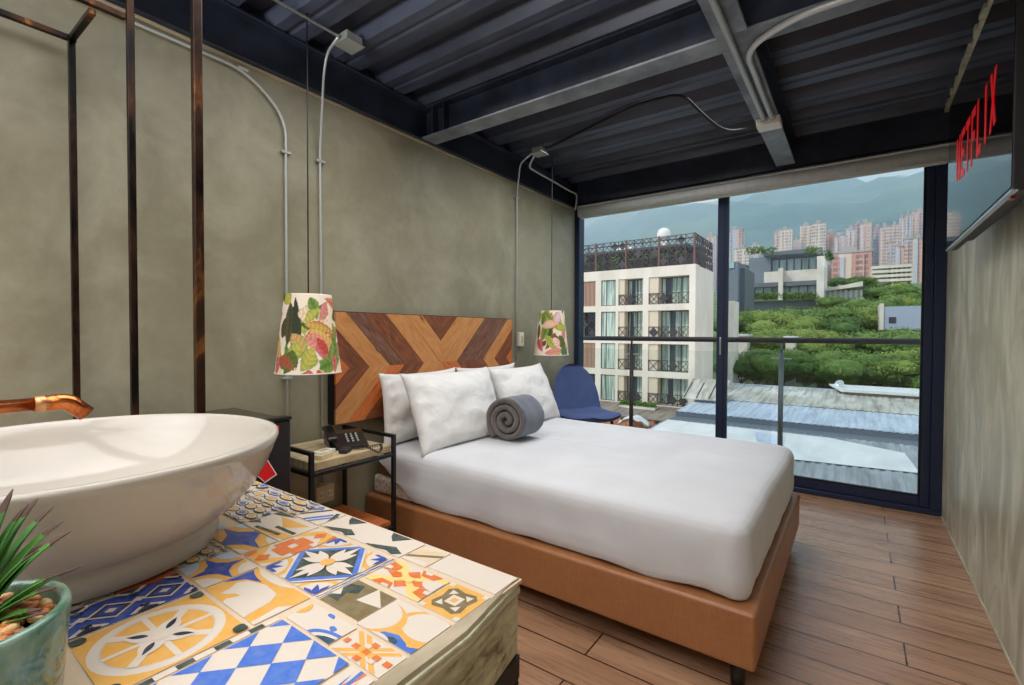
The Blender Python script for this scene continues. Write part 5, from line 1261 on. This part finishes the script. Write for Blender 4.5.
# ---- modern concrete building on the slope
def blk(mb, x0p, x1p, ytp, ybp, Y, dep, mi=0):
    a = at(x0p, ytp, 'y', Y); b_ = at(x1p, ybp, 'y', Y); a2_ = at(x1p, ytp, 'y', Y); mb.box(a.x, Y, min(b_.z, at(x0p, ybp, 'y', Y).z), a2_.x, Y+dep, (a.z+a2_.z)/2); return mb
t = thing('concrete_building', (-9, 120, 4), 'modern exposed concrete building with glass bands and dark roof terrace above the trees', 'building')
blk(MB(), 749, 771, 257.5, 300, 116, 12).build('side_block', 'mod_dark', t)
blk(MB(), 764, 818, 270.5, 282, 113, 16).build('concrete_band', 'mod_conc', t)
blk(MB(), 745, 818, 282, 284.5, 111.5, 2).build('slab_edge', 'mod_roof', t)
w_ = blk(MB(), 746, 817, 284, 297, 114, 6).build('window', 'mod_glass', t)
m = MB()
for k in range(9): xx = 746+k*8.8; a = at(xx, 284, 'y', 113.9); m.box(a.x-.12, 113.85, at(xx, 297, 'y', 113.9).z, a.x+.12, 114, a.z)
m.build('mullions', 'mod_roof', w_)
blk(MB(), 744, 818, 296, 299, 112, 2).build('slab_edge', 'mod_conc', t); blk(MB(), 744, 818, 299, 320, 114, 14).build('lower_wall', 'mod_dark', t)
w_ = blk(MB(), 771, 817, 259, 271, 117, 8).build('window', 'mod_glass', t)
m = MB()
for k in range(7): xx = 772+k*7.4; a = at(xx, 259, 'y', 116.9); m.box(a.x-.12, 116.8, at(xx, 271, 'y', 116.9).z, a.x+.12, 116.95, a.z)
m.build('mullions', 'mod_roof', w_)
m = MB(); a = at(763, 251, 'y', 113); b_ = at(822, 247, 'y', 113)
m.prism([(a.x, 113, a.z-1.0), (b_.x, 113, b_.z-1.0), (b_.x, 113, b_.z), (a.x, 113, a.z-.4)], (0, 14, 0)); blk(m, 764, 818, 251, 259, 118, 8); fix_normals(m.build('roof_pergola', 'mod_roof', t))
m = MB(); blk(m, 817, 824.5, 256, 304, 111, 12); m.build('end_wall', 'mod_conc', t)
blk(MB(), 778.5, 783, 268, 300, 110.8, 2).build('concrete_fin', 'mod_conc', t)
m = MB()
for i in range(1500):
    px_ = rp.uniform(746, 818); yy = rp.choice((295.5, 295.5, 250)); 
    if yy == 250 and 775 < px_ < 808: continue
    c = at(px_, yy, 'y', 111.3)+Vector((rp.gauss(0, .2), rp.gauss(0, .3), rp.uniform(-.6, .5))); d = Vector((rp.uniform(-1, 1), rp.uniform(-1, 1), rp.uniform(-1, 1))).normalized()*.28; e = d.orthogonal()*1.0
    m.poly([c, c+d+e*.5, c+d*2, c+d-e*.5])
o = m.build('terrace_plants', 'fol_a', t)
# low white building to its right
t = thing('white_low_building', (3, 116, 3), 'low pale building with slanted roof just right of the concrete building', 'building')
m = MB(); a = at(825, 289, 'y', 114); b_ = at(863, 281, 'y', 114); cb = at(863, 286, 'y', 114)
m.prism([(a.x, 114, a.z-.4), (b_.x, 114, cb.z), (b_.x, 114, b_.z), (a.x, 114, a.z)], (0, 9, 0)); fix_normals(m.build('roof', 'mod_conc', t))
m = MB(); blk(m, 824, 862, 291, 302, 116, 8); m.build('wall', 'mod_glass', t); m = MB()
for k in range(8): xx = 825+k*5.2; a = at(xx, 290, 'y', 115.8); m.box(a.x-.2, 115.7, at(xx, 302, 'y', 115.8).z, a.x+.2, 115.95, a.z)
m.build('column', 'mod_conc', t)
# dark slab and pale strip behind the window mullion
t = thing('dark_apartment_block', (-15, 90, 0), 'tall dark narrow block rising beside the window mullion', 'building')
m = MB(); blk(m, 722, 738, 262, 330, 84, 10); m.build('wall', 'mod_dark', t); m = MB(); blk(m, 738, 745, 268, 312, 86, 9); m.build('side_wall', 'mod_roof', t)
m = MB(); blk(m, 726, 734, 262, 268, 83.8, .3); m.build('window', 'mod_glass', t)
t = thing('pale_wall_pier', (-10, 62, -9), 'pale narrow wall end standing right of the window mullion', 'wall')
m = MB(); blk(m, 722, 733.5, 301, 392, 56.5, 3); m.build('pier', 'hotel', t)
# gray flat building in the trees
t = thing('grey_flat_building', (8, 76, 0), 'grey flat building half hidden in the trees on the right', 'building')
m = MB(); blk(m, 881, 945, 306, 330, 76, 8); m.build('wall', s_m := mat('pale grey painted wall', s2l(158, 166, 176), .85), t)
m = MB(); blk(m, 880, 884, 303.5, 330, 75.8, 8.6); m.build('parapet', 'mod_conc', t); m = MB(); blk(m, 889, 896, 317, 323, 75.9, .3); m.build('window', 'winframe', t)
# unfinished frame building and brick mid-rise
t = thing('open_frame_building', (20, 210, 12), 'pale concrete frame building with open floors below the towers', 'building')
for k in range(4): m = MB(); blk(m, 872-k*0, 912, 265+k*4.6, 266.6+k*4.6, 205, 16); m.build('floor_slab', 'mod_conc', t)
m = MB(); blk(m, 871, 886, 266, 284, 207, 12); m.build('wall', 'mod_conc', t); m = MB(); blk(m, 887, 911, 267, 283, 212, 6); m.build('inner_wall', TW[2], t)
m = MB()
for k in range(6): blk(m, 887+k*4.8, 888+k*4.8, 266, 283, 205.5, .5)
m.build('column', 'mod_conc', t)
def tower(xl, xr, yt, Y, mi, label, dep=None, cap=True, yb=300):
    a, b_ = at(xl, yt, 'y', Y), at(xr, yt, 'y', Y); zb0 = ground_z(a.x, Y)-12; w = b_.x-a.x; dep = dep or w*.9
    t = thing('tower_block', ((a.x+b_.x)/2, Y, zb0), label, 'building', 'far tower blocks on the hillside')
    m = MB(); m.box(a.x, Y, zb0, b_.x, Y+dep, a.z); 
    m.build('wall', TW[mi], t)
    m = MB(); m.box(a.x+w*.25, Y+dep*.3, a.z, a.x+w*.6, Y+dep*.7, a.z+3.5).box(a.x-.4, Y-.4, a.z-.6, b_.x+.4, Y+dep, a.z+.3); m.build('roof_slab', 'towerroof', t)
    m = MB(); n = max(2, int(w/9))
    for k in range(n): xx = a.x+w*(k+.5)/n; m.box(xx-1.1, Y-1.0, zb0, xx+1.1, Y, a.z-2.5)
    m.build('balcony_stack', TW[(mi+1) % 5] if mi in (1, 2) else TW[4], t)
tower(832, 872, 253, 300, 1, 'wide orange brick apartment block with pale bands, in front of the taller towers')
tl = [(727, 742, 230, 520, 2, 'pink and cream tower just right of the window mullion'), (734, 749, 249, 480, 0, 'shorter cream tower in front of the pink tower by the mullion'), (749.5, 759.5, 246, 520, 2, 'small pink tower alone right of the mullion'),
      (774, 781, 233, 560, 4, 'slim pale slab stuck to the cream tower left of the gap'), (779, 792, 230, 540, 0, 'cream tower left of the big cream tower above the concrete building'), (792, 801, 240, 580, 2, 'low pink block between the two cream towers'), (800, 813, 226, 560, 0, 'left half of the big cream tower above the concrete building'), (812, 826, 224, 540, 0, 'right half of the big cream tower, its broad sunlit side'),
      (826, 836, 233, 560, 1, 'orange brick tower directly right of the big cream tower'), (834, 846, 236, 520, 2, 'pink tower in front of the orange brick tower'), (846, 857, 229, 540, 3, 'grey blue tower with brick edge'), (855, 862, 224, 560, 1, 'narrow red brick tower behind the grey blue ones'), (860, 872, 223, 540, 3, 'grey blue tower topped with red brick'),
      (873, 882, 228, 560, 2, 'pink tower with grey centre left of the stepped group'), (880, 891, 227, 545, 4, 'pale pink tower beside the grey centred one'), (891, 899, 225, 600, 4, 'pale tower starting the stepped group'), (899, 905, 218, 640, 3, 'grey tower second step of the group climbing right'), (905, 912, 215, 640, 2, 'pink tower third step of the group climbing right'), (911, 917, 212, 660, 3, 'grey tower fourth step of the group climbing right'), (916, 925, 210, 660, 2, 'topmost pink tower at the right end of the skyline'),
      (888, 896, 242, 480, 2, 'low pink tower in front of the stepped group'), (896, 905, 246, 470, 1, 'low brick tower in front of the stepped group'), (904, 914, 239, 470, 3, 'grey tower in front of the stepped group'), (913, 925, 238, 460, 1, 'brick tower lowest right in front of the stepped group'),
      (926, 938, 213, 640, 4, 'pale tower past the right edge of the skyline'), (706, 716, 236, 520, 2, 'pink tower behind the corner of the cream building'), (713, 724, 240, 540, 4, 'pale tower behind the window mullion')]
for a_ in tl: tower(*a_)

# ---- trees
def make_tree(name, seed, R_, H_, foli, nl=5200, lobes=11, ls=.34):
    r = random.Random(seed); t = thing(name, (0, 0, 0), 'tree', 'tree', 'trees outside the window'); m = MB()
    lob = []
    for k in range(lobes):
        a = r.uniform(0, 2*PI); q = math.sqrt(r.random())*R_*.66; lob.append((Vector((q*math.cos(a), q*math.sin(a), H_*(.62+.26*r.random()-.12*(q/R_)))), R_*r.uniform(.30, .46)))
    for i in range(nl):
        c, rr = r.choice(lob); d = Vector((r.gauss(0, 1), r.gauss(0, 1), abs(r.gauss(0, 1))*.9-.25)).normalized(); p = c+Vector((d.x*rr, d.y*rr, d.z*rr*.62))*r.uniform(.80, 1.05)
        nrm = (d+Vector((r.uniform(-.5, .5), r.uniform(-.5, .5), r.uniform(-.1, .6)))).normalized(); e = nrm.orthogonal().normalized(); f_ = nrm.cross(e); s_ = ls*r.uniform(.6, 1.2)
        m.poly([p-e*s_*.5, p-f_*s_*.35, p+e*s_*.5, p+f_*s_*.35])
    for c, rr in lob:   # dense inner twigs
        m.grid(lambda u, v, c=c, rr=rr: c+Vector((math.cos(2*PI*u)*math.sin(PI*v)*rr*.8, math.sin(2*PI*u)*math.sin(PI*v)*rr*.8, math.cos(PI*v)*rr*.45)), 9, 6, closed_u=True)
    m.build('foliage', foli, t); m = MB()
    m.tube([(0, 0, 0), (.1, 0, H_*.25), (0, .1, H_*.45)], [.32, .24, .18], 8)
    for c, rr in lob[:6]: m.tube([(0, .1, H_*.42), (c*.5)+Vector((0, 0, H_*.22)), c], [.14, .09, .04], 6)
    m.build('trunk', 'bark', t); return t
protos = [make_tree('broadleaf_tree', 1, 6.2, 11, 'fol_a'), make_tree('broadleaf_tree', 2, 5.6, 10, 'fol_b'), make_tree('broadleaf_tree', 3, 5.8, 9.5, 'fol_c'), make_tree('broadleaf_tree', 4, 6.8, 11.5, 'fol_a', 6500, 15)]
spots = []   # px of the crown, px height of its top, distance
for (px_, py_, Y, pi, sc, lb) in (
    (742, 352, 60, 1, .62, 'dark green tree low at the left of the right pane, by the pale wall pier'), (758, 345, 62, 0, .75, 'green tree behind the stained roof, second from the left of the pane'), (782, 342, 61, 3, .8, 'broad green tree behind the roofs, in front of the railing post'), (806, 347, 60, 1, .72, 'deep green tree behind the satellite dish'),
    (830, 343, 61, 0, .78, 'green tree right of the satellite dish, behind the roof'), (853, 346, 60, 3, .75, 'broad tree behind the raised white roof'), (878, 343, 62, 1, .8, 'deep green tree behind the roofs near the right end'), (902, 345, 60, 2, .8, 'yellow green tree at the right end behind the roofs'), (925, 343, 60, 0, .8, 'green tree past the right end of the roofs'),
    (740, 310, 78, 1, .8, 'deep green tree beside the dark narrow block'), (757, 305, 80, 0, .85, 'green tree below the glass band of the concrete building'), (779, 307, 76, 2, .9, 'yellow green flat crowned tree in front of the concrete building'), (802, 302, 80, 3, .95, 'broad green tree in front of the concrete end wall'), (826, 306, 79, 1, .9, 'deep green tree below the low pale building'), (848, 300, 82, 3, 1.0, 'tall broad tree right of the low pale building'),
    (868, 303, 84, 2, .95, 'yellow green tree left of the grey flat building'), (893, 322, 68, 0, .8, 'green tree covering the foot of the grey flat building'), (915, 325, 67, 3, .8, 'broad tree in front of the grey flat building at the right'), (768, 325, 70, 2, .8, 'yellow green tree half way up the slope at the left'), (795, 322, 71, 0, .85, 'green tree in the middle of the slope'), (820, 325, 70, 2, .85, 'pale green tree in the middle of the slope'), (845, 322, 71, 1, .85, 'deep green tree in the middle right of the slope'), (868, 325, 69, 0, .8, 'mid green tree right of the middle of the slope'), (743, 328, 70, 0, .75, 'green tree low beside the pale wall pier'),
    (857, 283, 128, 1, .9, 'dark tree behind the low pale building'), (846, 273, 170, 1, .9, 'dark tree at the foot of the brick apartment block, left'), (862, 274, 175, 0, .9, 'green tree at the foot of the brick apartment block, right'), (880, 283, 130, 0, 1.0, 'green tree below the open frame building, left'), (898, 281, 132, 2, 1.0, 'pale green tree below the open frame building'), (915, 282, 128, 3, 1.0, 'broad tree below the open frame building, right'), (876, 293, 105, 3, .9, 'broad tree above the grey flat building, left'), (897, 292, 108, 2, .9, 'yellow green tree above the grey flat building'), (918, 293, 104, 0, .95, 'green tree above the grey flat building, right'), (930, 300, 95, 1, .9, 'deep green tree at the far right of the slope'), (836, 293, 112, 0, .7, 'small green tree in front of the low pale building'),
    (742, 262, 190, 1, .8, 'dark tree above the dark narrow block'), (822, 248, 150, 1, .7, 'dark green tree on the terrace end of the concrete building')):
    P = at(px_, py_, 'y', Y); spots.append((P, Y, pi, sc, lb))
used = set(); rt2 = random.Random(4)
HT = [11*.98, 10*.98, 9.5*.98, 11.5*.98]
for (P, Y, pi, sc, lb) in spots:
    if pi in used: o = copy_thing(protos[pi])
    else: o = protos[pi]; used.add(pi)
    o.location = (P.x, Y, P.z-HT[pi]*sc*1.03); o.rotation_euler = (0, 0, rt2.uniform(0, 6.28)); o.scale = (sc,)*3; o['label'] = lb
# two small roofs glimpsed among the trees
for k, (a, b_, c, Y, lb) in enumerate(((735, 752, 334, 66.5, 'white metal shed roof glimpsed low among the trees by the pier'), (786, 799, 336, 66.0, 'small white shed roof glimpsed among the trees in the middle'))):
    t = thing('shed', (at(a, c, 'y', Y).x, Y, -9), lb, 'shed', 'sheds among the trees')
    pa, pb_ = at(a, c, 'y', Y), at(b_, c, 'y', Y); MB().box(pa.x, Y-2.5, pa.z-.25, pb_.x, Y, pa.z).build('roof', 'membrane', t); MB().box(pa.x+.2, Y-2.2, -9, pb_.x-.2, Y-.2, pa.z-.25).build('wall', 'mod_conc', t)

# ---- the damp valley air between the town and the mountains
hz = bpy.data.materials.new('valley haze'); hz.use_nodes = True; t_ = hz.node_tree; t_.nodes.clear(); vs = tn(t_, 'VolumeScatter'); vs.inputs['Color'].default_value = (.60, .80, 1.0, 1); vs.inputs['Density'].default_value = .00056; vs.inputs['Anisotropy'].default_value = .0
ho = tn(t_, 'OutputMaterial'); t_.links.new(vs.outputs[0], ho.inputs['Volume']); M['haze'] = hz
o = MB().box(-5200, 220, -30, 2600, 3650, 1150).build('valley_haze', 'haze', world=True); tag(o, kind='structure')
